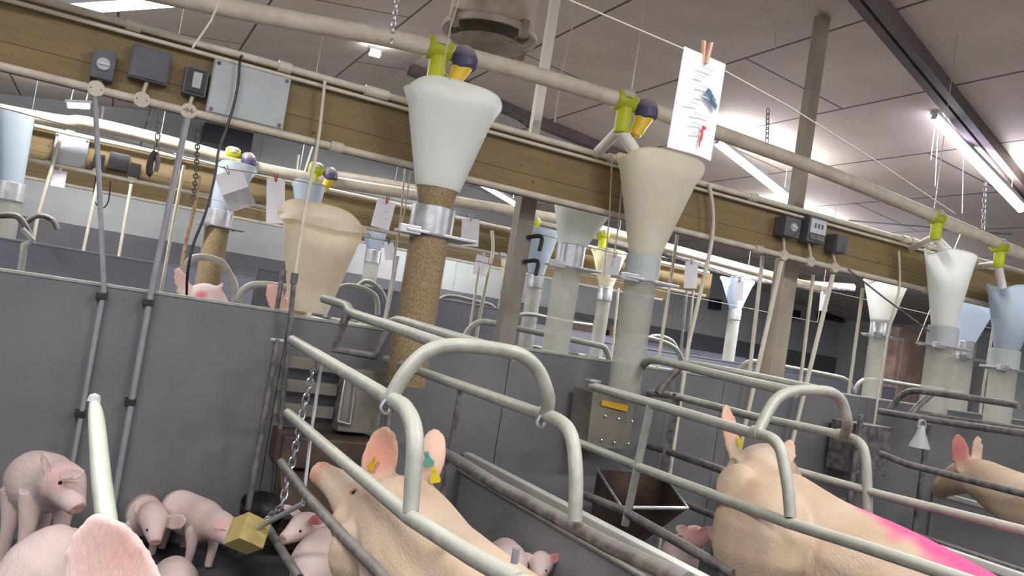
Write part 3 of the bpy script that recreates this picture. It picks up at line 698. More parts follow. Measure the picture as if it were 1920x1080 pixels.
t, c, x_, z_, nf = sheet(1309, 196, None, .16, .275, 'large near record sheet held by a wooden clothespin', lean=math.radians(0), turn=math.radians(-6), pin=WOODP, marks=8, pinsize=1.25, D=2.25)
mb = MB()
for (u, v_, a_, b_) in ((.14, .12, .03, .02), (.2, .08, .028, .024), (.24, .05, .03, .016), (.12, .14, .018, .02), (.28, .03, .02, .014)):
    mb.box(c+x_*.175*u+z_*.27*v_+nf*.012, (a_, b_, .001), x=(x_+z_*-.5).normalized(), y=(z_+x_*.5).normalized(), z=nf)
mb.build('blue_ink_stamp', BLUEI, t)
mb = MB(); q = c+x_*.175*.1+z_*.27*-.3+nf*.013
mb.box(q+z_*.004, (.007, .04, .001), x=x_, y=z_, z=nf); mb.box(q+z_*.02+x_*.005, (.012, .01, .001), x=x_, y=z_, z=nf); mb.box(q-z_*.02-x_*.003, (.004, .03, .001), x=x_, y=z_, z=nf); mb.build('red_ink_mark', RED, t)
sheet(441, 356, 4.75, .15, .215, 'tilted record sheet with grey lower half at left', lean=math.radians(-31), half=True)
sheet(517, 377, 4.75, .10, .25, 'tall plain white sheet with red peg beside the dusty hopper', lean=math.radians(-9), pin=PINKPIN)
sheet(719, 402, 5, .12, .18, 'record sheet with a red mark left of the first hopper', lean=math.radians(5), marks=3, pin=PINKPIN)
sheet(882, 436, 5, .125, .18, 'plain white sheet right of the first feed tube', lean=math.radians(-7))
sheet(902, 498, 6.5, .12, .17, 'smaller white sheet lower, right of the first feed tube', lean=math.radians(3))
sheet(1150, 497, 5, .12, .145, 'violet lit sheet in front of the yellowish hopper', lean=math.radians(2), marks=2)
sheet(1296, 516, 5, .12, .2, 'plain white sheet right of the second feed tube', lean=math.radians(-7))
sheet(1386, 544, 5.2, .09, .165, 'slim written sheet left of the tall post', lean=math.radians(-6), marks=4)
sheet(1545, 565, 5, .09, .16, 'small sheet behind the right drop pipes', lean=math.radians(-4))
sheet(110, 335, 7.44, .1, .13, 'tiny sheet under the second beam at far left', lean=math.radians(0))
sheet(730, 470, 6.5, .08, .15, 'narrow sheet on a black peg left of the feed tube', lean=math.radians(-14), pin=GBOX)
def line(pts, r, label, material=ROPE, name='string', k=1, cat='string'):
    pts = [V((p.x, p.y, min(p.z, ceil_z(p.x)-.004))) for p in pts]
    return tag(MB().tube(pts, r, n=6, k=k).build(name, material), label, cat)
def P(*l, **k): return [at(x, y, **k) for x, y in l]
line([at(1055, -5, D=2.05), at(1290, 95, D=2.26), at(1480, 200, D=2.6), at(1640, 300, D=3.0), at(1790, 400, D=3.4)], .0022, 'string crossing the upper right that carries the large near sheet')
row = sorted([p for p, _ in PEGS if 4.5 < p.y < 5.5], key=lambda p: p.x)
line([V((row[0].x-2, row[0].y-.1, 3.2)), row[0]+V((-1.9, -.1, .1))]+[p+V((0, 0, .012)) for p in row]+[row[-1]+V((3, 0, 0)), V((row[-1].x+3.05, row[-1].y, 9))], .003, 'long string behind the beam carrying the row of small sheets')
r2 = sorted([p for p, _ in PEGS if 6.4 < p.y < 6.6], key=lambda p: p.x)
line([r2[0]+V((-1.5, 0, .06))]+[p+V((0, 0, .012)) for p in r2]+[r2[-1]+V((4, 0, 0)), V((r2[-1].x+4.05, r2[-1].y, 9))], .003, 'string farther back carrying two small low sheets')
line([at(560, 420, Y=6), at(740, 455, Y=6), at(985, 510, Y=6), at(1230, 560, Y=6)], .004, 'lower steel wire behind the feed tubes', STEEL)
line([at(1590, 505, Y=3.9), at(1660, 560, Y=3.9), at(1775, 645, Y=3.7)], .006, 'dark cord slanting from the right beam to the hopper plate', DARKST, 'cord')
line([at(1590, 413, Y=6), at(1900, 410, Y=6)], .01, 'thin horizontal wire rod behind the right auger', STEEL)
line([at(862, -5, Y=3.5), at(845, 50, Y=3.5), at(830, 130, Y=3.5), at(845, 150, Y=3.5)], .003, 'cord pulling up from the front yellow valve')
line([at(415, -5, D=2.9), at(395, 40, D=2.9), at(361, 90, D=2.9)], .004, 'frayed string hanging at upper left')
line([at(1148, 290, Y=3.9), at(1143, 400, Y=3.9), at(1132, 520, Y=3.9)], .004, 'pull cord left of the second hopper')
line([at(1168, 320, Y=3.85), at(1160, 420, Y=3.85), at(1148, 500, Y=3.85)], .004, 'second pull cord hanging beside the second hopper')
line([at(770, 320, Y=3.85), at(758, 400, Y=3.85), at(740, 470, Y=3.85), at(735, 520, Y=3.85)], .004, 'cord hanging left of the front hopper')
line([at(1085, 0, Y=4.6), at(1052, 140, Y=4.6), at(1040, 230, Y=4.6)], .005, 'thin wire beside the white ceiling post')
line([at(1800, 440, Y=5), at(1720, 640, Y=5)], .004, 'faint thin cord near the right hopper')
for i, (a, b) in enumerate((((1460, 0), (1453, 130)), ((1752, 240), (1745, 300)), ((1758, 250), (1753, 350)), ((1806, 290), (1804, 400)), ((1850, 310), (1846, 430)))):
    line([at(*a, Y=4.6+.1*i), at(*b, Y=4.6+.1*i)], .004, ['thin thread hanging from the ceiling right of the near sheet', 'left thread under the near end of the bright lamp', 'longer thread under the near end of the bright lamp', 'thread under the middle of the bright lamp', 'thread under the far end of the bright lamp'][i], STEEL)
line(smoothpts([at(455, 104, Y=3.96)]+P((450, 112), (447, 150), (440, 190), (425, 240), (410, 282), (403, 330), (385, 400), (362, 460), (352, 510), Y=3.9)+[at(350, 552, Y=3.98)], 4), .006, 'black cable hanging in front of the grey electrical panel', BCABLE, 'hanging_cable', cat='cable')
line(smoothpts(P((374, 330), (362, 400), (345, 470), (333, 545), Y=4.5), 3), .010, 'gold braided cord behind the black cable', ROPEY, 'braided_cord', cat='cord')
line(smoothpts(P((180, 330), (176, 372), (190, 390), (203, 378), (207, 340), Y=7.45), 4), .006, 'dark looped cable under the second beam', BCABLE, 'looped_cable', cat='cable')

# ------------------------------------------------------------------ chains
def chain(pts, link, r, label, name='chain', material=CHROME):
    pts = [V(p) for p in pts]; L = []
    for a, b in zip(pts, pts[1:]):
        n = max(1, round((b-a).length/(link*.74)))
        for i in range(n): L.append((qt(a, b, (i+.5)/n), (b-a).normalized()))
    mb = MB()
    for i, (c, d) in enumerate(L):
        s_, u = frame(d); w_ = s_ if i % 2 else u
        ring = []
        for j in range(14):
            t = 2*math.pi*j/14; cx = math.cos(t); ring.append(c+d*(math.copysign(abs(cx)**.7, cx)*link/2)+w_*math.sin(t)*link*.27)
        mb.tube(ring, r, n=6, closed=True)
    return tag(mb.build(name, material), label, 'chain')
chain([at(600, 660, X=.78), at(582, 712, X=.77), at(568, 770, X=.76), at(556, 830, X=.75), at(543, 890, X=.74), at(527, 950, X=.72)], .042, .0035, 'shiny chain hanging on the top rail of the front crate')
chain([at(527, 950, X=.72), at(505, 968, X=.69), at(488, 984, X=.66)], .03, .0035, 'short slack chain lying against the wooden toy block')
chain([at(745, -5, Y=3.66), at(738, 50, Y=3.66), at(733, 85, Y=3.66)], .035, .003, 'chain carrying the front auger left of the yellow valve', material=STEEL)
chain([at(1440, 205, Y=3.68), at(1438, 268, Y=3.68)], .04, .003, 'chain hanger on the auger right of the near sheet', material=DARKST)
chain([at(1848, 340, Y=3.7), at(1843, 432, Y=3.7)], .05, .003, 'chain hanger at the right end of the auger', material=STEEL)
chain([at(300, 205, Y=3.945), at(293, 285, Y=3.945)], .035, .003, 'dark chain loop below the lower conduit at left', material=DARKST)
chain([at(372, 235, Y=3.95), at(368, 320, Y=4.2), at(362, 380, Y=4.4)], .035, .003, 'rusty chain behind the black cable', material=DARKST)
t = thing('carabiner_clamp', at(285, 330, Y=3.945), 'dark metal clamp hanging on the chain loop at left', 'clamp')
MB().tube(smoothpts(P((292, 285), (283, 300), (280, 322), (285, 328), Y=3.945), 4), .014, n=8).build('clamp_jaw', GBOX, t)
MB().tube(smoothpts(P((294, 287), (296, 305), (292, 322), Y=3.945), 4), .010, n=8).build('clamp_jaw', DARKST, t)

# ------------------------------------------------------------------ sow crates
def tb(parent, name, pts, r=.02, material=DUSTY, n=12, k=1, **kw): return MB().tube(pts, r, n=n, k=k, **kw).build(name, material, parent)
def flatfinger(parent, pts, r, name='down_bar'):
    return MB().tube(pts, r, n=14, k=5, flat=lambda t: (1, 1) if t < .35 else (1, 1)).build(name, DUSTY, parent)
CR1 = thing('farrowing_crate', (1.03, 2.4, 0), 'dusty tubular farrowing crate nearest, around the sow with ear tags', 'crate')
XL1, XR1 = .73, 1.28
hY1 = at(735, 745, X=XL1).y
tb(CR1, 'top_rail', P((548, 638), (728, 746), X=XL1), .021)
tb(CR1, 'side_rail', P((540, 775), (655, 875), (767, 969), (887, 1044), (1010, 1112), X=XL1), .019)
tb(CR1, 'side_rail', P((527, 867), (575, 929), (647, 1009), (709, 1071), (760, 1130), X=XL1), .017, DARKST)
tb(CR1, 'bottom_rail', P((500, 985), (530, 1035), (562, 1085), X=XL1), .016, DARKST)
tb(CR1, 'down_bar', P((735, 750), (757, 763), (772, 790), (778, 830), (774, 900), (770, 962), X=XL1), [.022, .022, .022, .022, .021, .019], k=4)
tb(CR1, 'top_rail', [at(1012, 776, X=XR1), V((XR1+.02, 3.9, .95))], .02)
tb(CR1, 'side_rail', P((812, 836), (930, 908), (1140, 1022), (1290, 1090), X=XR1+.03), .022, DARKST)
tb(CR1, 'down_bar', P((1022, 778), (1045, 787), (1066, 806), (1076, 840), (1080, 900), (1078, 978), X=XR1), [.021, .021, .021, .021, .021, .02], k=4)
hoop1 = [at(735, 742, X=XL1), at(758, 702, Y=hY1+0.00), at(789, 668, Y=hY1+0.00), at(820, 652, Y=hY1+0.00), at(869, 648, Y=hY1+0.00), at(944, 657, Y=hY1+0.10), at(980, 667, Y=hY1+0.10), at(1010, 695, Y=hY1+0.10), at(1028, 745, Y=hY1+0.10), at(1024, 776, X=XR1)]
tb(CR1, 'hoop', hoop1, .021, k=4)
for q, rr in ((at(733, 748, X=XL1), .026), (at(1019, 778, X=XR1), .026)):
    MB().lathe(q, V((0, 1, -.1)), [(rr, -.014), (rr, .014)], n=18, caps=True).build('clamp_ring', DUSTY, CR1)
    MB().tube([q+V((-.02, -.022, -.0)), q+V((-.032, -.024, -.02)), q+V((-.022, -.026, -.034)), q+V((-.008, -.024, -.03)), q+V((-.004, -.022, -.012))], .005, n=8, k=3).build('clamp_hook', STEEL, CR1)
u1 = [at(607, 560, Y=3.75), at(648, 573, Y=3.55), at(662, 588, Y=3.4), at(740, 614, Y=2.9), at(842, 651, Y=hY1+.01)]
tb(CR1, 'head_rail', u1, .02, k=4)
u2 = [at(722, 612, Y=3.45), at(740, 602, Y=3.4), at(760, 604, Y=3.3), at(860, 634, Y=2.8), at(968, 666, Y=hY1+.1)]
tb(CR1, 'head_rail', u2, .02, k=4)
tb(CR1, 'head_bow', P((650, 590), (626, 655), (702, 668), (735, 608), Y=3.42), .019, DARKST)
tb(CR1, 'head_post', [V((XL1, 3.72, .04)), V((XL1, 3.72, .99))], .014, DARKST)
tb(CR1, 'head_post', [V((XR1+.02, 3.72, .04)), V((XR1+.02, 3.72, .96))], .016, DARKST)
for q in (at(965, 1052, X=XL1-.02),):
    MB().lathe(q, (0, 0, 1), [(.007, -.004), (.007, .022)], n=6, caps=True).build('bolt', STEEL, CR1)
MB().box((XL1, 3.725, .985), (.06, .03, .012), bev=.003).build('end_bracket', STEEL, CR1)
# head end fittings: slatted inner panel, drinker, hopper box
t = thing('feeder_trough', (1.04, 3.8, .1), 'brown metal feeder at the head of the front crate', 'feeder')
for i, z in enumerate((.88, .77, .66)):
    MB().box((.95, 3.93, z), (.28, .02, .055), bev=.004).build('slat', FEEDBOX, t)
MB().box((1.2, 3.9, .74), (.2, .12, .3), bev=.006).build('feed_box', FEEDBOX, t)
MB().box((1.06, 3.85, .50), (.46, .28, .14), bev=.01).build('trough_back', TROUGH, t)
MB().add([(.84, 3.5, .26), (1.3, 3.5, .26), (1.3, 3.95, .55), (.84, 3.95, .55), (.88, 3.6, .1), (1.26, 3.6, .1), (1.26, 3.95, .1), (.88, 3.95, .1)], [(0, 1, 2, 3), (7, 6, 5, 4), (0, 4, 5, 1), (1, 5, 6, 2), (2, 6, 7, 3), (3, 7, 4, 0)]).build('trough_bin', TROUGH, t)
tb(t, 'handle_frame', [V((1.09, 3.82, .64)), V((1.09, 3.82, .88)), V((1.14, 3.82, .88)), V((1.15, 3.82, .63)), V((1.09, 3.82, .64))], .006, STEEL)

CR2 = thing('farrowing_crate', (2.6, 2.6, 0), 'dusty tubular farrowing crate around the pink marked sow', 'crate')
XL2, XR2 = 2.17, 2.97
tb(CR2, 'top_rail', P((1110, 724), (1255, 766), (1412, 813), X=XL2), .021)
tb(CR2, 'side_rail', P((1080, 828), (1211, 881), (1351, 933), (1474, 979), (1605, 1020), (1727, 1060), (1860, 1105), X=XL2), .02)
tb(CR2, 'side_rail', P((1084, 924), (1167, 957), (1264, 1012), (1377, 1077), X=XL2), .02, DARKST)
tb(CR2, 'down_bar', P((1426, 815), (1448, 823), (1463, 842), (1470, 870), (1478, 920), (1482, 970), X=XL2), .021, k=4)
tb(CR2, 'down_bar', P((1579, 818), (1600, 823), (1616, 836), (1623, 860), (1626, 910), (1627, 964), X=XR2), .021, k=4)
tb(CR2, 'top_rail', P((1185, 732), (1268, 743), (1400, 778), (1574, 815), X=XR2), .02)
tb(CR2, 'side_rail', P((1190, 828), (1251, 846), (1372, 888), X=XR2), .02, DARKST)
tb(CR2, 'side_rail', P((1230, 920), (1286, 946), (1360, 975), (1560, 1040), X=XR2), .018, DARKST)
tb(CR2, 'side_rail', P((1440, 868), (1560, 902), (1660, 930), (1900, 990), (2120, 1046), X=XR2), .018)
hy = at(1421, 811, X=XL2).y
hoop2 = [at(1421, 811, X=XL2), at(1443, 767, Y=hy+.02), at(1462, 744, Y=hy+.03), at(1490, 733, Y=hy+.05), at(1530, 732, Y=hy+.08), at(1561, 737, Y=hy+.1), at(1580, 756, Y=hy+.11), at(1589, 795, Y=hy+.12), at(1583, 815, X=XR2)]
tb(CR2, 'hoop', hoop2, .021, k=4)
for q in (at(1419, 812, X=XL2), at(1577, 816, X=XR2)):
    MB().lathe(q, V((0, 1, -.1)), [(.027, -.016), (.027, .016)], n=18, caps=True).build('clamp_ring', DUSTY, CR2)
    MB().sphere(q+V((-.005, -.028, -.005)), .011, n=8).build('clamp_bolt', STEEL, CR2)
tb(CR2, 'head_rail', [at(1189, 716, Y=3.75), at(1200, 694, Y=3.7), at(1213, 678, Y=3.6), at(1232, 675, Y=3.5), at(1280, 686, Y=3.3), at(1386, 712, Y=2.8), at(1490, 735, Y=hy+.04)], .021, k=4)
tb(CR2, 'head_rail', [at(1275, 684, Y=3.6), at(1300, 684, Y=3.5), at(1400, 703, Y=3.1), at(1557, 737, Y=hy+.1)], .021, k=3)
tb(CR2, 'head_bow', P((1274, 690), (1252, 712), (1233, 738), Y=3.55), .02, DARKST)
MB().tube([at(1220, 760, X=XL2), at(1196, 872, X=XL2), at(1172, 985, X=XL2)], .022, n=4).build('flat_post', DUSTY, CR2)
MB().tube([at(1270, 738, X=XR2), at(1244, 884, X=XR2)], .03, n=4).build('rear_post', DARKST, CR2)
MB().box(at(1113, 722, X=XL2)+V((0, .01, .02)), (.06, .05, .012), bev=.003).build('end_bracket', STEEL, CR2)
# feeder of crate 2
t = thing('feeder_trough', at(1200, 900, Y=3.6), 'dark steel feed trough with bright rim in the second crate', 'feeder')
q0 = at(1112, 735, Y=3.75); q1 = at(1190, 745, Y=3.75); q2 = at(1180, 842, Y=3.75); q3 = at(1100, 838, Y=3.75)
mb = MB(); dv = V((0, .2, 0)); mb.add([q0, q1, q2, q3, q0+dv, q1+dv, q2+dv, q3+dv], [(0, 1, 2, 3), (7, 6, 5, 4), (0, 4, 5, 1), (1, 5, 6, 2), (2, 6, 7, 3), (3, 7, 4, 0)]); mb.build('feed_box', FEEDBOX, t)
for (a, b) in ((1135, 780), (1160, 785), (1185, 790), (1128, 825), (1152, 830), (1178, 832)):
    MB().sphere(at(a, b, Y=3.745), .008, n=8).build('rivet', STEEL, t)
MB().quad(at(1129, 750, Y=3.74), at(1178, 760, Y=3.74), at(1176, 772, Y=3.74), at(1127, 760, Y=3.74)).build('yellow_sticker', TAGO, t)
f0, f1 = at(1166, 952, Y=3.15), at(1290, 953, Y=3.15)
b0, b1 = at(1120, 880, Y=3.7), at(1245, 890, Y=3.7)
low0, low1 = f0+V((.12, .12, -.2)), f1+V((-.14, .12, -.2))
mb = MB(); mb.add([f0, f1, b1, b0, low0, low1, V((b1.x, b1.y, low1.z)), V((b0.x, b0.y, low0.z))], [(7, 6, 5, 4), (0, 4, 5, 1), (1, 5, 6, 2), (2, 6, 7, 3), (3, 7, 4, 0)]); mb.build('trough_bin', TROUGH, t)
tb(t, 'trough_rim', [f0, f1], .009, STEEL); tb(t, 'trough_rim', [f1, b1], .007, STEEL); tb(t, 'trough_rim', [b0, f0], .007, STEEL)

CR3 = thing('farrowing_crate', (4.7, 2.8, 0), 'dim farrowing crate at the right edge with the third sow', 'crate')
XL3, XR3 = 4.4, 5.05
tb(CR3, 'top_rail', P((1649, 771), (1727, 784), (1830, 800), (1935, 815), X=XL3), .02, DARKST)
tb(CR3, 'top_rail', P((1745, 780), (1850, 795), (1950, 810), X=XR3), .02, DARKST)
tb(CR3, 'side_rail', P((1650, 850), (1700, 870), (1935, 930), X=XL3), .02, DARKST)
tb(CR3, 'side_rail', [V((XL3, 3.8, .38)), V((XL3, 1.2, .38))], .018, DARKST)
tb(CR3, 'head_rail', [at(1668, 768, Y=3.75), at(1690, 742, Y=3.7), at(1712, 733, Y=3.6), at(1762, 738, Y=3.4), at(1911, 760, Y=2.9)], .02, DARKST, k=3)
tb(CR3, 'head_bow', P((1748, 738), (1722, 760), (1705, 780), Y=3.6), .02, DARKST)
tb(CR3, 'head_post', [V((XL3, 3.7, .05)), V((XL3, 3.7, 1.0))], .018, DARKST)
tb(CR3, 'head_post', [V((XR3, 3.7, .05)), V((XR3, 3.7, 1.0))], .018, DARKST)
MB().box((4.6, 3.85, .78), (.34, .2, .32), bev=.006).build('feed_box', DARKST, CR3)
t = thing('hanging_toy_bell', at(1727, 838, X=4.35), 'pale cone shaped toy hanging on the third crate', 'toy')
a = at(1727, 812, X=4.35)
MB().lathe(a, (0, 0, -1), [(.01, -.045), (.02, -.03), (.025, 0), (.055, .07), (.06, .085), (.02, .085)], n=16).build('cone', LBOX, t)
MB().tube([a+V((-.03, 0, .03)), a+V((-.02, 0, .07)), a+V((.02, 0, .07)), a+V((.03, 0, .03))], .008, n=8, k=3).build('handle', STEEL, t)

# far crates: hoops and rails of the rows behind
def backcrate(pts, y, label, r=.02, material=DUSTY, tail=1.3, rails=True, W=.5):
    H = [at(a, b, Y=y) for a, b in pts]
    t = thing('farrowing_crate', (H[0].x, y, 0), label, 'crate', 'crates of the rows behind')
    tb(t, 'hoop', H, r, material, k=4)
    if rails:
        for q in (H[0], H[-1]):
            z = min(q.z, 1.05)
            tb(t, 'side_rail', [V((q.x, y, z-.02)), V((q.x, y+tail, z-.02))], r*.9, material)
            tb(t, 'side_rail', [V((q.x, y, z-.35)), V((q.x, y+tail, z-.35))], r*.9, material)
            tb(t, 'leg', [V((q.x, y, 0)), V((q.x, y, z))], r*.9, material)
            tb(t, 'leg', [V((q.x, y+tail, 0)), V((q.x, y+tail, z))], r*.9, material)
    return t
backcrate(((343, 520), (350, 495), (372, 482), (412, 490), (428, 510), (440, 535), (440, 570)), 4.9, 'crate hoop behind the partition, over the red marked head')
backcrate(((443, 572), (452, 550), (470, 536), (500, 534), (540, 540)), 4.5, 'pale curved hoop beside the pink ear behind the partition', rails=False)
backcrate(((868, 640), (880, 617), (900, 604), (925, 606), (1000, 622), (1110, 645), (1135, 654), (1143, 682)), 4.9, 'long crate hoop behind the grey steel post')
backcrate(((1383, 702), (1395, 685), (1415, 678), (1480, 690), (1560, 705), (1588, 714), (1600, 738)), 4.9, 'crate hoop crossing the tall beige post')
backcrate(((1600, 740), (1612, 718), (1635, 712), (1700, 722), (1800, 738), (1815, 750)), 4.9, 'crate hoop right of the tall beige post')
backcrate(((632, 548), (640, 538), (660, 536), (690, 545), (706, 560), (708, 590)), 5.9, 'faint crate hoop behind the wide dusty hopper')
backcrate(((668, 540), (683, 528), (700, 532), (716, 548), (722, 565)), 6.6, 'small crate hoop left of the first feed tube')
backcrate(((815, 572), (830, 558), (852, 556), (900, 567), (925, 575), (931, 595)), 7.8, 'small crate hoop above the violet partition')
backcrate(((1160, 660), (1176, 640), (1200, 632), (1240, 640), (1268, 655), (1280, 680)), 5.6, 'crate hoop right of the middle feed tubes')
backcrate(((1205, 640), (1230, 630), (1260, 640), (1272, 665)), 6.4, 'smaller crate hoop seen between thin grey pipes')
backcrate(((975, 590), (1000, 590), (1060, 603), (1110, 610)), 7.0, 'thin far crate hoop right of the steel post', material=DUSTY)
backcrate(((0, 404), (30, 405), (45, 420), (58, 445)), 6.2, 'dim crate hoop at the left frame edge', material=DARKST)
backcrate(((50, 415), (72, 404), (98, 412), (108, 430)), 6.8, 'second dim crate hoop at far left', material=DARKST)
t = thing('crate_gate', at(42, 490, Y=6.0), 'bent pale gate bar behind the partition, far left', 'gate')
q = at(42, 488, Y=5.6); tb(t, 'gate_bar', P((40, 430), (52, 442), (60, 450), (45, 460), (42, 488), Y=5.6)+[V((q.x, q.y, .01))], .02)

# brown and dark things along the far wall
def wbox(x0, y0, x1, y1, y, dy, material, name, label, cat):
    a = at(x0, y0, Y=y); b = at(x1, y1, Y=y)
    return tag(MB().box(((a.x+b.x)/2, y+dy/2, (a.z+b.z)/2), (abs(b.x-a.x), dy, abs(a.z-b.z)), bev=.01).build(name, material), label, cat)
wbox(385, 228, 470, 285, 13.08, .4, SCREEN, 'air_inlet', 'dark air inlet high on the far wall at left', 'air inlet')
wbox(1478, 578, 1500, 600, 13.28, .2, SCREEN, 'dark_hatch', 'dark hatch left of the tall post on the far wall', 'hatch')
wbox(1545, 586, 1583, 605, 13.28, .2, SCREEN, 'dark_hatch', 'dark violet hatch right of the tall post on the far wall', 'hatch')
wbox(1342, 560, 1352, 582, 13.28, .2, SCREEN, 'dark_hatch', 'tiny dark hatch left of the blue far hopper', 'hatch')
a = at(1690, 560, Y=9.3); 
t = thing('steel_cabinet', (a.x+.6, 9.5, 0), 'tall brown cabinet at the right behind the small white hopper', 'cabinet')
MB().box((a.x+.75, 9.5, 1.1), (1.4, .4, 2.2), bev=.01).build('cabinet_body', BROWNST, t)
MB().box((a.x+.75, 9.29, 1.15), (1.2, .03, 1.8), bev=.006).build('cabinet_door', BROWNST, t)
for i, (px, py) in enumerate(((1065, 590), (1110, 610), (1165, 628))):
    q = at(px, py+30, Y=11.8)
    tag(MB().box((q.x, 12, .75), (.5, .3, 1.5), bev=.01).build('far_locker', BROWNST), ['brown far panel left of the middle feed tubes', 'brown far panel between the middle feed tubes', 'brown far panel right of the middle feed tubes'][i], 'panel')

# ------------------------------------------------------------------ toy block and dark bowl at the first pen
t = thing('wooden_toy_block', at(462, 1020, D=2.95), 'pale wooden block toy hanging by the piglets', 'toy')
c = at(464, 1000, D=3.0); ax = (at(600, 945, D=2.75)-at(495, 985, D=2.95)).normalized()
s_, u_ = frame(ax)
MB().box(c, (.115, .10, .10), x=ax, y=(s_+u_*.5).normalized(), z=(u_-s_*.5).normalized(), bev=.004).build('block', WOODB, t)
tb(t, 'toy_rod', [c, at(568, 944, D=2.88)], .010, STEEL)
tb(t, 'hanger_rod', [at(568, 944, D=2.88), at(585, 800, X=.79), at(603, 680, X=.785)], .007, STEEL)
t = thing('piglet_drinker_bowl', at(490, 985, Y=3.7), 'dark round bowl behind the wooden toy block', 'bowl')
q = at(492, 955, Y=3.75)
MB().lathe(q, (0, -.35, 1), [(.001, -.07), (.06, -.065), (.095, -.02), (.10, .03), (.095, .03), (.085, -.015), (.05, -.05), (.001, -.055)], n=24).build('bowl', GBOX, t)
tb(t, 'bowl_stem', [q+V((.02, .04, -.06)), V((q.x+.02, 3.97, .1))], .014, DARKST)
# near white tube at left
t = thing('near_crate_bar', at(200, 1080, D=1.22), 'pale yellowish upright crate bar close at left', 'bar')
tb(t, 'bar_tube', [at(176, 752, D=1.45), at(181, 790, D=1.42), at(190, 900, D=1.32), at(204, 1010, D=1.25), at(215, 1150, D=1.2)], [.008, .0135, .0155, .016, .016], DUSTY, k=3)
MB().lathe(at(176, 752, D=1.45), (0, 0, 1), [(.001, .014), (.009, .010), (.0115, 0)], n=14).build('end_cap', LBOX, t)

# ------------------------------------------------------------------ pigs
def loftpts(ctr, rad, n=22, k=5, up=V((0, 0, 1))):
    C_ = smoothpts([V(c) for c in ctr], k); Rr = smoothpts([V((r[0], r[1], 0)) for r in rad], k)
    vs = []; N = len(C_)
    for i, p in enumerate(C_):
        d = (C_[min(i+1, N-1)]-C_[max(i-1, 0)]).normalized()
        s_ = d.cross(up)
        s_ = s_.normalized() if s_.length > .15 else V((1, 0, 0)); u_ = s_.cross(d).normalized()
        for j in range(n):
            a = 2*math.pi*j/n; vs.append(p+s_*math.cos(a)*Rr[i].x+u_*math.sin(a)*Rr[i].y)
    fs = [(i*n+j, i*n+(j+1) % n, (i+1)*n+(j+1) % n, (i+1)*n+j) for i in range(N-1) for j in range(n)]
    fs.append(tuple(range(n))[::-1]); fs.append(tuple(range((N-1)*n, N*n)))
    return vs, fs
def earpts(B, T, wv, hw, nrm, cup, th):
    B = V(B); T = V(T); wv = V(wv).normalized(); nrm = V(nrm).normalized(); vs = []; NU, NV = 12, 8
    for sgn in (1, -1):
        for i in range(NU+1):
            u = i/NU
            h = hw*(.62+.38*math.sin(min(1, u/.42)*math.pi/2)) if u < .42 else hw*math.sqrt(max(0, 1-((u-.42)/.58)**2))
            h = max(h, hw*.08)
            for j in range(NV+1):
                v_ = 2*j/NV-1
                p = B+(T-B)*u+wv*h*v_+nrm*(cup*v_*v_*(1-.5*u)+cup*.4*math.sin(u*2.6)*-1)
                vs.append(p+nrm*th/2*sgn*(1-.35*abs(v_)))
    Q = (NU+1)*(NV+1); W_ = NV+1; fs = []
    for i in range(NU):
        for j in range(NV):
            a = i*W_+j; fs.append((a, a+1, a+W_+1, a+W_)); fs.append((Q+a, Q+a+W_, Q+a+W_+1, Q+a+1))
    for i in range(NU):
        a = i*W_; fs.append((a, a+W_, Q+a+W_, Q+a)); a = i*W_+NV; fs.append((a, Q+a, Q+a+W_, a+W_))
    for j in range(NV):
        fs.append((j, Q+j, Q+j+1, j+1)); a = NU*W_+j; fs.append((a, a+1, Q+a+1, Q+a))
    return vs, fs
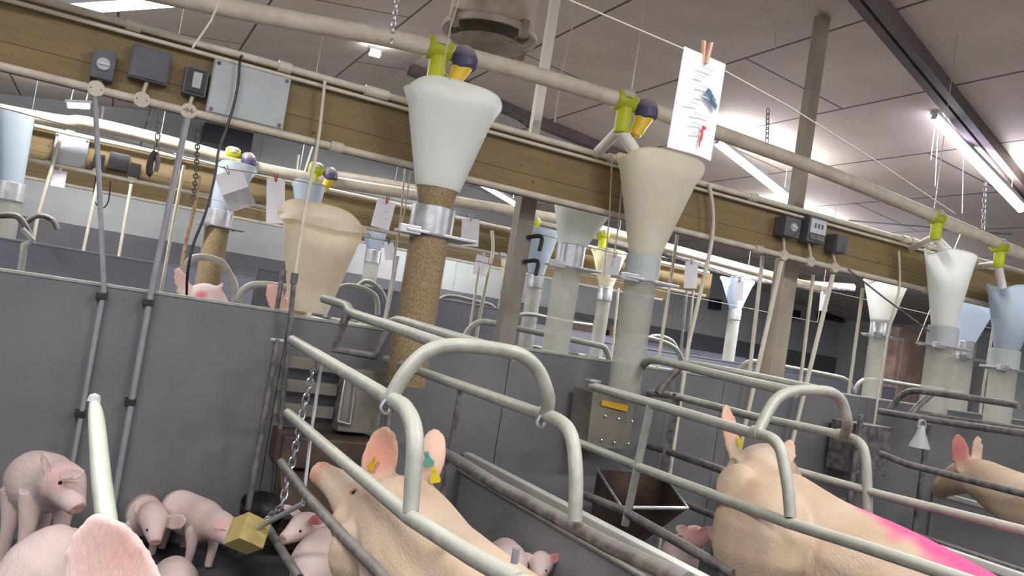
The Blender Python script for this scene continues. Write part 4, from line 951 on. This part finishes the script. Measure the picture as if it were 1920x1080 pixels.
def pig(label, spine, rad, ears, legs, voxel, skin, tints=(), eyes=(), group=None, extra=(), cat='pig', name='pig', smooth=6, snout=None, carve=()):
    mb = MB(); vs, fs = loftpts(spine, rad); mb.add(vs, fs)
    for e in ears: mb.add(*earpts(*e))
    for (pts, rr) in legs: mb.tube(pts, rr, n=12, k=4)
    for (c_, r_, s_) in extra: mb.sphere(c_, r_, 14, s_)
    base = V(spine[0]); base.z = 0
    me = bpy.data.meshes.new('tmp'); me.from_pydata([tuple(p-base) for p in mb.v], [], mb.f)
    bm = bmesh.new(); bm.from_mesh(me); bmesh.ops.recalc_face_normals(bm, faces=bm.faces); bm.to_mesh(me); bm.free()
    o = bpy.data.objects.new('tmp', me); COL.objects.link(o)
    md = o.modifiers.new('r', 'REMESH'); md.mode = 'VOXEL'; md.voxel_size = voxel; md.use_smooth_shade = True
    ms = o.modifiers.new('s', 'SMOOTH'); ms.factor = .5; ms.iterations = smooth
    dg = bpy.context.evaluated_depsgraph_get(); dg.update(); m2 = bpy.data.meshes.new_from_object(o.evaluated_get(dg)); bpy.data.objects.remove(o)
    for (c_, r_, dp, dr) in carve:      # small dents: nostrils, folds
        c2 = V(c_)-base; dr = V(dr).normalized()
        for v_ in m2.vertices:
            q = (v_.co-c2).length/r_
            if q < 1: v_.co += dr*dp*(1-q*q)**2
    ca = m2.color_attributes.new('tint', 'FLOAT_COLOR', 'POINT')
    buf = []
    for v_ in m2.vertices:
        p = v_.co+base; col = [0, 0, 0]; wsum = 0
        for (c_, r_, rgb, st) in tints:
            if callable(c_): f = c_(p)
            else: q = (p-V(c_)).length/r_; f = max(0, 1-q*q)
            f *= st
            if f > 0:
                cc = srgb(rgb); a_ = f*(1-wsum)
                col = [x_+a_*y_ for x_, y_ in zip(col, cc)]; wsum += a_
        col = [x_/wsum if wsum > 1e-6 else 0 for x_ in col]; buf += col+[min(1, wsum)]
    ca.data.foreach_set('color', buf)
    m2.polygons.foreach_set('use_smooth', [True]*len(m2.polygons)); m2.materials.clear(); m2.materials.append(skin); m2.name = 'body'
    t = thing(name, base, label, cat, group)
    b_ = bpy.data.objects.new('body', m2); COL.objects.link(b_); b_.parent = t; WL[b_.name] = base
    for (c_, r_) in eyes: MB().sphere(c_, r_, 12).build('eye', EYE, t)
    return t
PK = (226, 150, 138); PKD = (196, 104, 104)
def sowlegs(fx, fy, bx, by, w=.13, zf=.45):
    L = []
    for s_ in (-1, 1):
        L.append(([V((fx+s_*w, fy, zf)), V((fx+s_*w, fy+.02, .28)), V((fx+s_*w, fy+.0, .12)), V((fx+s_*w, fy+.03, .02))], [.09, .06, .04, .045]))
        L.append(([V((bx+s_*w, by, zf)), V((bx+s_*w, by+.05, .32)), V((bx+s_*w, by-.06, .2)), V((bx+s_*w, by-.02, .02))], [.13, .08, .045, .045]))
    return L
# sow one: snout points left, seen from behind
e1b, e1t = at(705, 912, D=2.52), at(722, 798, D=2.55)
e2b, e2t = at(800, 905, D=2.42), at(816, 802, D=2.47)
sn = at(592, 880, D=2.86)
S1sp = [V((1.02, .42, .38)), V((1.02, .52, .39)), V((1.01, .9, .40)), V((.98, 1.4, .41)), V((.95, 1.8, .43)), V((.925, 2.1, .48)), at(757, 985, D=2.42), at(714, 966, D=2.56), at(676, 948, D=2.66), at(640, 915, D=2.75), at(609, 893, D=2.83), at(598, 885, D=2.86)]
S1r = [(.03, .03), (.14, .15), (.22, .22), (.23, .23), (.21, .215), (.185, .19), (.14, .142), (.105, .112), (.088, .088), (.058, .058), (.043, .044), (.043, .044)]
def eardir(p): return (CP-p).normalized()
SOW1 = pig('large cream sow with snout raised left in the front crate', S1sp, S1r,
    [(e1b, e1t, RT*.95+FW*-.1, .058, -FW, .02, .026), (e2b, e2t, RT, .046, -FW, -.012, .026)],
    sowlegs(.97, 1.95, 1.02, .75), .009, SOWSKIN,
    tints=[(e1b.lerp(e1t, .55), .085, (224, 150, 132), .85), (e2b.lerp(e2t, .55), .1, (234, 190, 176), .6), (sn, .10, (212, 150, 130), .75), (at(660, 925, D=2.6), .06, (214, 170, 140), .4), (at(598, 900, D=2.8), .05, (168, 104, 92), .5)],
    carve=[(at(680, 925, D=2.52), .022, .012, FW), (at(700, 935, D=2.5), .02, .008, FW), (at(588, 893, D=2.84), .016, .02, -(sn-at(636, 908, D=2.76))), (at(597, 872, D=2.82), .016, .015, -(sn-at(636, 908, D=2.76)))],
    name='sow', cat='sow', extra=[(at(668, 985, D=2.58), .085, (1, 1, .9)), (at(690, 1040, D=2.45), .12, (1, 1, 1))])
ey = at(667, 924, D=2.575)
def oneye(c_, r_, t, lid=True):
    e = MB().sphere(c_, r_, 12).build('eye', EYE, t)
    if lid: MB().tube([V(c_)+RT*-r_*1.7+UP*.0, V(c_)+UP*r_*1.2+FW*-r_*.4, V(c_)+RT*r_*1.7], r_*.45, n=8, k=4).build('eyelid', EYELID, t)
def surf_hit(t, px, py):
    """first point of this pig's body along a measured direction"""
    b_ = [c for c in t.children if c.data and c.data.name.startswith('body')][0]
    org = CP-t.location; d = (at(px, py, D=1)-CP).normalized()
    from mathutils.bvhtree import BVHTree
    key = b_.name
    if key not in BV: BV[key] = BVHTree.FromPolygons([v.co for v in b_.data.vertices], [p.vertices[:] for p in b_.data.polygons])
    h = BV[key].ray_cast(org, d)
    return (h[0]+t.location, h[1]) if h[0] is not None else (None, None)
BV = {}
def eye_at(t, px, py, r_, lid=True):
    p, n_ = surf_hit(t, px, py)
    if p is not None: oneye(p-n_*r_*.3, r_, t, lid)
def tag_at(t, px, py, material, w_, h_, label, rot=0, name='ear_tag'):
    p, n_ = surf_hit(t, px, py)
    if p is None: return
    n_ = (-FW if n_.dot(FW) > 0 else n_)
    n_ = -FW
    x_ = RT*math.cos(rot)+UP*math.sin(rot); y_ = UP*math.cos(rot)-RT*math.sin(rot); p = p+n_*.016
    vs = [p+x_*-w_*.2+y_*h_*.5, p+x_*w_*.2+y_*h_*.5, p+x_*w_*.22+y_*h_*.1, p+x_*w_*.5-y_*h_*.25, p+x_*w_*.4-y_*h_*.5, p-x_*w_*.4-y_*h_*.5, p-x_*w_*.5-y_*h_*.25, p-x_*w_*.22+y_*h_*.1]
    vs += [q+n_*.003 for q in vs]
    fs = [tuple(range(8)), tuple(range(15, 7, -1))]+[(i, (i+1) % 8, 8+(i+1) % 8, 8+i) for i in range(8)]
    o = MB().add(vs, fs).build(name, material, t); o['label'] = label
    s2 = MB().lathe(p+y_*h_*.35+n_*.003, n_, [(.006, 0), (.005, .004), (.001, .004)], n=10).build('tag_stud', material, o)
eye_at(SOW1, 664, 923, .009)
tag_at(SOW1, 803, 858, TAGG, .034, .044, 'green ear tag', rot=math.radians(12))
tag_at(SOW1, 816, 888, TAGY, .032, .046, 'yellow ear tag', rot=math.radians(8))
tag_at(SOW1, 700, 866, TAGO, .022, .045, 'amber ear tag', rot=math.radians(-25))
# sow two: head turned away, tall left ear, pink spray on the back
e1b, e1t = at(1376, 862, D=3.22), at(1361, 757, D=3.26)
e2b, e2t = at(1474, 872, D=3.22), at(1480, 822, D=3.26)
def pinkspray(p):
    # sprayed stripe along the spine behind the shoulders
    k = min(1, max(0, (2.45-p.y)/.5)); f = 1-abs(p.x-2.69)/(.05+.12*k)
    g = min(1, max(0, (2.45-p.y)/.2))*(1 if p.z > .5 else max(0, 1-(.5-p.z)/.06))
    return max(0, min(1, f*2.2+noise.noise(p*14)*.5))*g
SOW2 = pig('cream sow with bright pink spray along its back', [V((2.76, .5, .3)), V((2.76, .62, .3)), V((2.75, 1.0, .32)), V((2.7, 1.5, .37)), V((2.63, 1.95, .47)), V((2.54, 2.25, .54)), at(1425, 930, D=3.24), at(1427, 885, D=3.32), at(1445, 880, D=3.5), at(1475, 900, D=3.75), at(1480, 920, D=3.85)],
    [(.03, .03), (.14, .15), (.22, .24), (.235, .25), (.225, .245), (.205, .23), (.15, .17), (.115, .11), (.1, .1), (.07, .07), (.055, .055)],
    [(e1b, e1t, RT*.8+FW*.6, .046, RT*-.8+FW*.3, -.01, .025), (e2b, e2t, RT, .035, -FW, .01, .025)],
    sowlegs(2.52, 2.2, 2.7, .85), .011, SOWSKIN,
    tints=[(pinkspray, 1, (222, 62, 132), .92), (at(1362, 790, D=3.25), .09, (236, 178, 160), .7), (at(1396, 862, D=3.15), .045, (168, 116, 104), .85), (e2t, .06, (206, 150, 136), .6)],
    extra=[(at(1384, 915, D=3.12), .085, (1, 1, 1.1)), (at(1425, 1010, D=3.05), .2, (.8, 1, 1.2))], name='sow', cat='sow')
tag_at(SOW2, 1384, 826, TAGY, .024, .04, 'yellow ear tag', rot=math.radians(20))
# sow three at the right edge
q = at(1800, 850, D=5.2)
SOW3 = pig('dim sow at the far right with reddish ear', [V((4.78, 1.2, .5)), V((4.78, 1.3, .5)), V((4.77, 1.8, .56)), V((4.75, 2.5, .62)), V((4.74, 2.9, .70)), V((4.73, 3.13, .76)), V((4.79, 3.32, .68)), V((4.85, 3.43, .6))],
    [(.03, .03), (.15, .15), (.22, .22), (.2, .2), (.14, .15), (.11, .11), (.07, .08), (.05, .05)],
    [(at(1803, 886, D=4.85), at(1796, 812, D=4.85), RT, .06, -FW, .015, .022), (at(1828, 878, D=4.95), at(1834, 815, D=4.95), RT, .04, -FW, .015, .022)],
    sowlegs(4.75, 2.6, 4.78, 1.5), .014, SOWSKIN, tints=[(at(1796, 840, D=4.85), .13, (178, 96, 92), .9)], name='sow', cat='sow')
# sow behind the partition with red mark
hh = at(382, 566, Y=4.42)
SOW4 = pig('sow behind the partition with a red spot on its forehead', [hh+V((-.1, 1.5, -.55)), hh+V((-.1, 1.4, -.5)), hh+V((-.08, .9, -.45)), hh+V((0, .4, -.3)), hh+V((.03, .14, -.08)), hh+V((0, .02, -.02)), hh+V((-.02, -.12, -.14)), hh+V((-.03, -.2, -.2))],
    [(.03, .03), (.15, .15), (.22, .24), (.2, .22), (.13, .14), (.11, .11), (.065, .07), (.05, .05)],
    [(at(350, 560, Y=4.45), at(333, 500, Y=4.45), RT, .045, -FW, .015, .018), (at(396, 572, Y=4.45), at(416, 528, Y=4.45), RT+UP*.6, .035, -FW, .012, .018)],
    [([hh+V((-.02+s_*.13, .45, -.5)), V((hh.x-.02+s_*.13, hh.y+.45, .02))], [.07, .045]) for s_ in (-1, 1)]+[([hh+V((-.1+s_*.13, 1.2, -.5)), V((hh.x-.1+s_*.13, hh.y+1.2, .02))], [.09, .045]) for s_ in (-1, 1)], .012, PIGSKIN,
    tints=[(at(376, 548, Y=4.33), .045, (226, 70, 90), 1), (at(334, 520, Y=4.42), .08, (238, 186, 176), .8)], name='sow', cat='sow')
hh = at(548, 590, Y=4.5)
SOW5 = pig('pink sow behind the partition showing only its ear', [hh+V((.42, 1.6, -.5)), hh+V((.42, 1.5, -.45)), hh+V((.38, 1.0, -.4)), hh+V((.25, .5, -.3)), hh+V((0.05, .15, -.1)), hh, hh+V((0, -.14, -.12)), hh+V((.0, -.22, -.18))],
    [(.03, .03), (.15, .15), (.22, .24), (.2, .22), (.12, .13), (.1, .1), (.065, .07), (.05, .05)],
    [(at(536, 590, Y=4.42), at(500, 532, Y=4.42), RT*.6+UP*.8, .062, -FW, .012, .018), (at(570, 590, Y=4.5), at(590, 575, Y=4.5), RT, .04, -FW, .01, .018)],
    [([hh+V((.25+s_*.13, .5, -.5)), V((hh.x+.25+s_*.13, hh.y+.5, .02))], [.07, .045]) for s_ in (-1, 1)]+[([hh+V((.42+s_*.13, 1.3, -.5)), V((hh.x+.42+s_*.13, hh.y+1.3, .02))], [.09, .045]) for s_ in (-1, 1)], .012, PIGSKIN,
    tints=[(at(515, 560, Y=4.42), .12, (240, 186, 172), .85)], name='sow', cat='sow')
# near sow: only its ear rises into the picture at lower left
nb, ntp = at(262, 1290, D=1.2), at(180, 962, D=1.22)
SOW0 = pig('blurry near sow whose ear rises at lower left', [V((-.3, .25, .5)), V((-.28, .35, .5)), V((-.2, .7, .5)), V((-.08, 1.0, .55)), V((.04, 1.2, .62)), V((.09, 1.28, .63)), V((.14, 1.42, .55)), V((.16, 1.5, .5))],
    [(.03, .03), (.16, .16), (.2, .22), (.17, .19), (.11, .12), (.09, .09), (.06, .06), (.045, .045)],
    [(nb, ntp, RT*.97+UP*.2, .075, -FW, .012, .022), (at(420, 1110, D=1.3), at(470, 1090, D=1.3), RT, .03, -FW, .01, .014)],
    sowlegs(-.05, .95, -.22, .4, .1), .0065, PIGSKIN, tints=[(at(220, 1030, D=1.2), .09, (198, 158, 150), .8)], name='sow', cat='sow')

def piglet(label, hip, sh, poll, snout, s=1.0, ears=(), tints=(), eyes=(), legpts=None, skin=PIGSKIN, earw=.031, wide=1.0, tail=True, hz=0):
    hip, sh, poll, snout = V(hip), V(sh), V(poll), V(snout)
    d = (sh-hip).normalized(); hd = (snout-poll).normalized()
    sp = [hip-d*.085*s, hip-d*.06*s, hip, hip.lerp(sh, .5)+V((0, 0, -.005)), sh, sh.lerp(poll, .5), poll+hd*.01, poll.lerp(snout, .5), snout-hd*.012, snout]
    w = wide*s
    rr = [(.012*s, .012*s), (.045*w, .05*s), (.066*w, .075*s), (.07*w, .078*s), (.062*w, .072*s), (.052*s, .058*s), (.052*s, .052*s), (.038*s, .038*s), (.023*s, .024*s), (.022*s, .023*s)]
    side = d.cross(V((0, 0, 1))).normalized(); L = []
    if legpts is None:
        for c_, zz in ((hip, .045), (sh, .04)):
            for k in (-1, 1):
                b_ = c_+side*k*.04*s; L.append(([b_+V((0, 0, -.03)), V((b_.x, b_.y, max(.06, b_.z*.45)))+d*.012*s, V((b_.x, b_.y, hz+.012))], [.032*s, .018*s, .015*s]))
    else: L = legpts
    if tail: L = L+[([hip-d*.08*s, hip-d*.12*s+V((0, 0, .02)), hip-d*.13*s+V((0, 0, -.02))], [.008, .005, .004])]
    hs = hd.cross(V((0, 0, 1))).normalized(); E_ = []
    for e in ears:
        E_.append((e[0], e[1], e[2] if len(e) > 2 else RT, earw*s, -FW, .008, .009))
    t = pig(label, sp, rr, E_, L, .0058, skin, tints=[(snout, .032*s, (226, 172, 164), .7)]+list(tints), name='piglet', cat='piglet', group='piglets on the pen floor', smooth=4,
            carve=[(snout+hs*.01*s+hd*.004, .008, .01, -hd), (snout-hs*.01*s+hd*.004, .008, .01, -hd)])
    for (px, py) in eyes: eye_at(t, px, py, .0055*s, False)
    return t
EARP = (206, 168, 158)
# piglet facing the camera
piglet('piglet facing the camera beside the wooden toy, ears spread', at(268, 960, D=3.75), at(275, 968, D=3.5), at(287, 968, D=3.36), at(291, 1018, D=3.27), 1.12,
       ears=[(at(268, 968, D=3.38), at(262, 938, D=3.4), RT), (at(312, 980, D=3.38), at(350, 976, D=3.36), UP)],
       tints=[(at(270, 955, D=3.38), .05, EARP, .8), (at(332, 988, D=3.36), .035, EARP, .7)], eyes=[(276, 994), (310, 1000)])
# piglet nosing the block
piglet('piglet walking right with its nose at the wooden block', at(335, 955, D=3.65), at(385, 975, D=3.45), at(415, 988, D=3.35), at(446, 1020, D=3.25), 1.15,
       ears=[(at(412, 985, D=3.3), at(420, 1000, D=3.22), RT), (at(425, 972, D=3.35), at(444, 978, D=3.32), RT)], tints=[(at(412, 990, D=3.3), .05, (232, 176, 166), .7)])
piglet('piglet with dark pink ear right of the toy block', at(650, 1010, D=3.6), at(600, 1000, D=3.45), at(573, 985, D=3.35), at(530, 1012, D=3.25), 1.1,
       ears=[(at(590, 985, D=3.28), at(598, 962, D=3.28), RT), (at(560, 968, D=3.4), at(535, 945, D=3.4), RT)], tints=[(at(590, 978, D=3.28), .045, (176, 92, 92), 1)], eyes=[(563, 996)])
piglet('pale piglet turned away beside the front sow', at(590, 1062, D=3.15), at(612, 1030, D=3.3), at(622, 1015, D=3.4), at(630, 1010, D=3.5), 1.3, ears=[], wide=1.15)
piglet('piglet seen from behind right of the front sow', at(955, 1060, D=3.35), at(945, 1045, D=3.5), at(935, 1040, D=3.6), at(930, 1045, D=3.7), 1.15, ears=[], tail=True)
piglet('small piglet with upright red ear right of the front sow', at(990, 1075, D=3.6), at(1010, 1070, D=3.5), at(1015, 1055, D=3.4), at(1008, 1085, D=3.3), 1.0,
       ears=[(at(1030, 1058, D=3.38), at(1043, 1036, D=3.38), RT), (at(992, 1055, D=3.38), at(985, 1034, D=3.38), RT)], tints=[(at(1040, 1045, D=3.38), .03, (224, 130, 130), .9)], eyes=[(1024, 1070)])
piglet('piglet below the feed trough in the second crate', at(1265, 1050, D=3.8), at(1285, 1030, D=3.75), at(1300, 1010, D=3.7), at(1335, 1005, D=3.65), 1.15,
       ears=[(at(1285, 1005, D=3.68), at(1277, 983, D=3.68), RT), (at(1318, 1000, D=3.66), at(1330, 985, D=3.66), RT)], tints=[(at(1305, 1000, D=3.68), .1, (232, 160, 152), .75)])
# two blurry piglets at far left
piglet('large dim piglet at the left edge, head lowered right', at(60, 900, D=3.2), at(95, 905, D=3.1), at(118, 905, D=3.0), at(146, 955, D=2.95), 1.5,
       ears=[(at(100, 885, D=2.95), at(75, 862, D=2.95), UP), (at(130, 900, D=2.9), at(142, 875, D=2.9), RT)], tints=[(at(115, 895, D=2.95), .08, (206, 150, 150), .5)], eyes=[(113, 905)])
piglet('dim piglet body low in the left corner', at(60, 1085, D=2.7), at(105, 1045, D=2.75), at(128, 1035, D=2.8), at(150, 1050, D=2.8), 1.6, ears=[], tail=False)
piglet('grey lit piglet back under the facing piglet', at(330, 1100, D=3.0), at(325, 1085, D=3.15), at(320, 1075, D=3.25), at(318, 1080, D=3.35), 1.2, ears=[], tail=False)
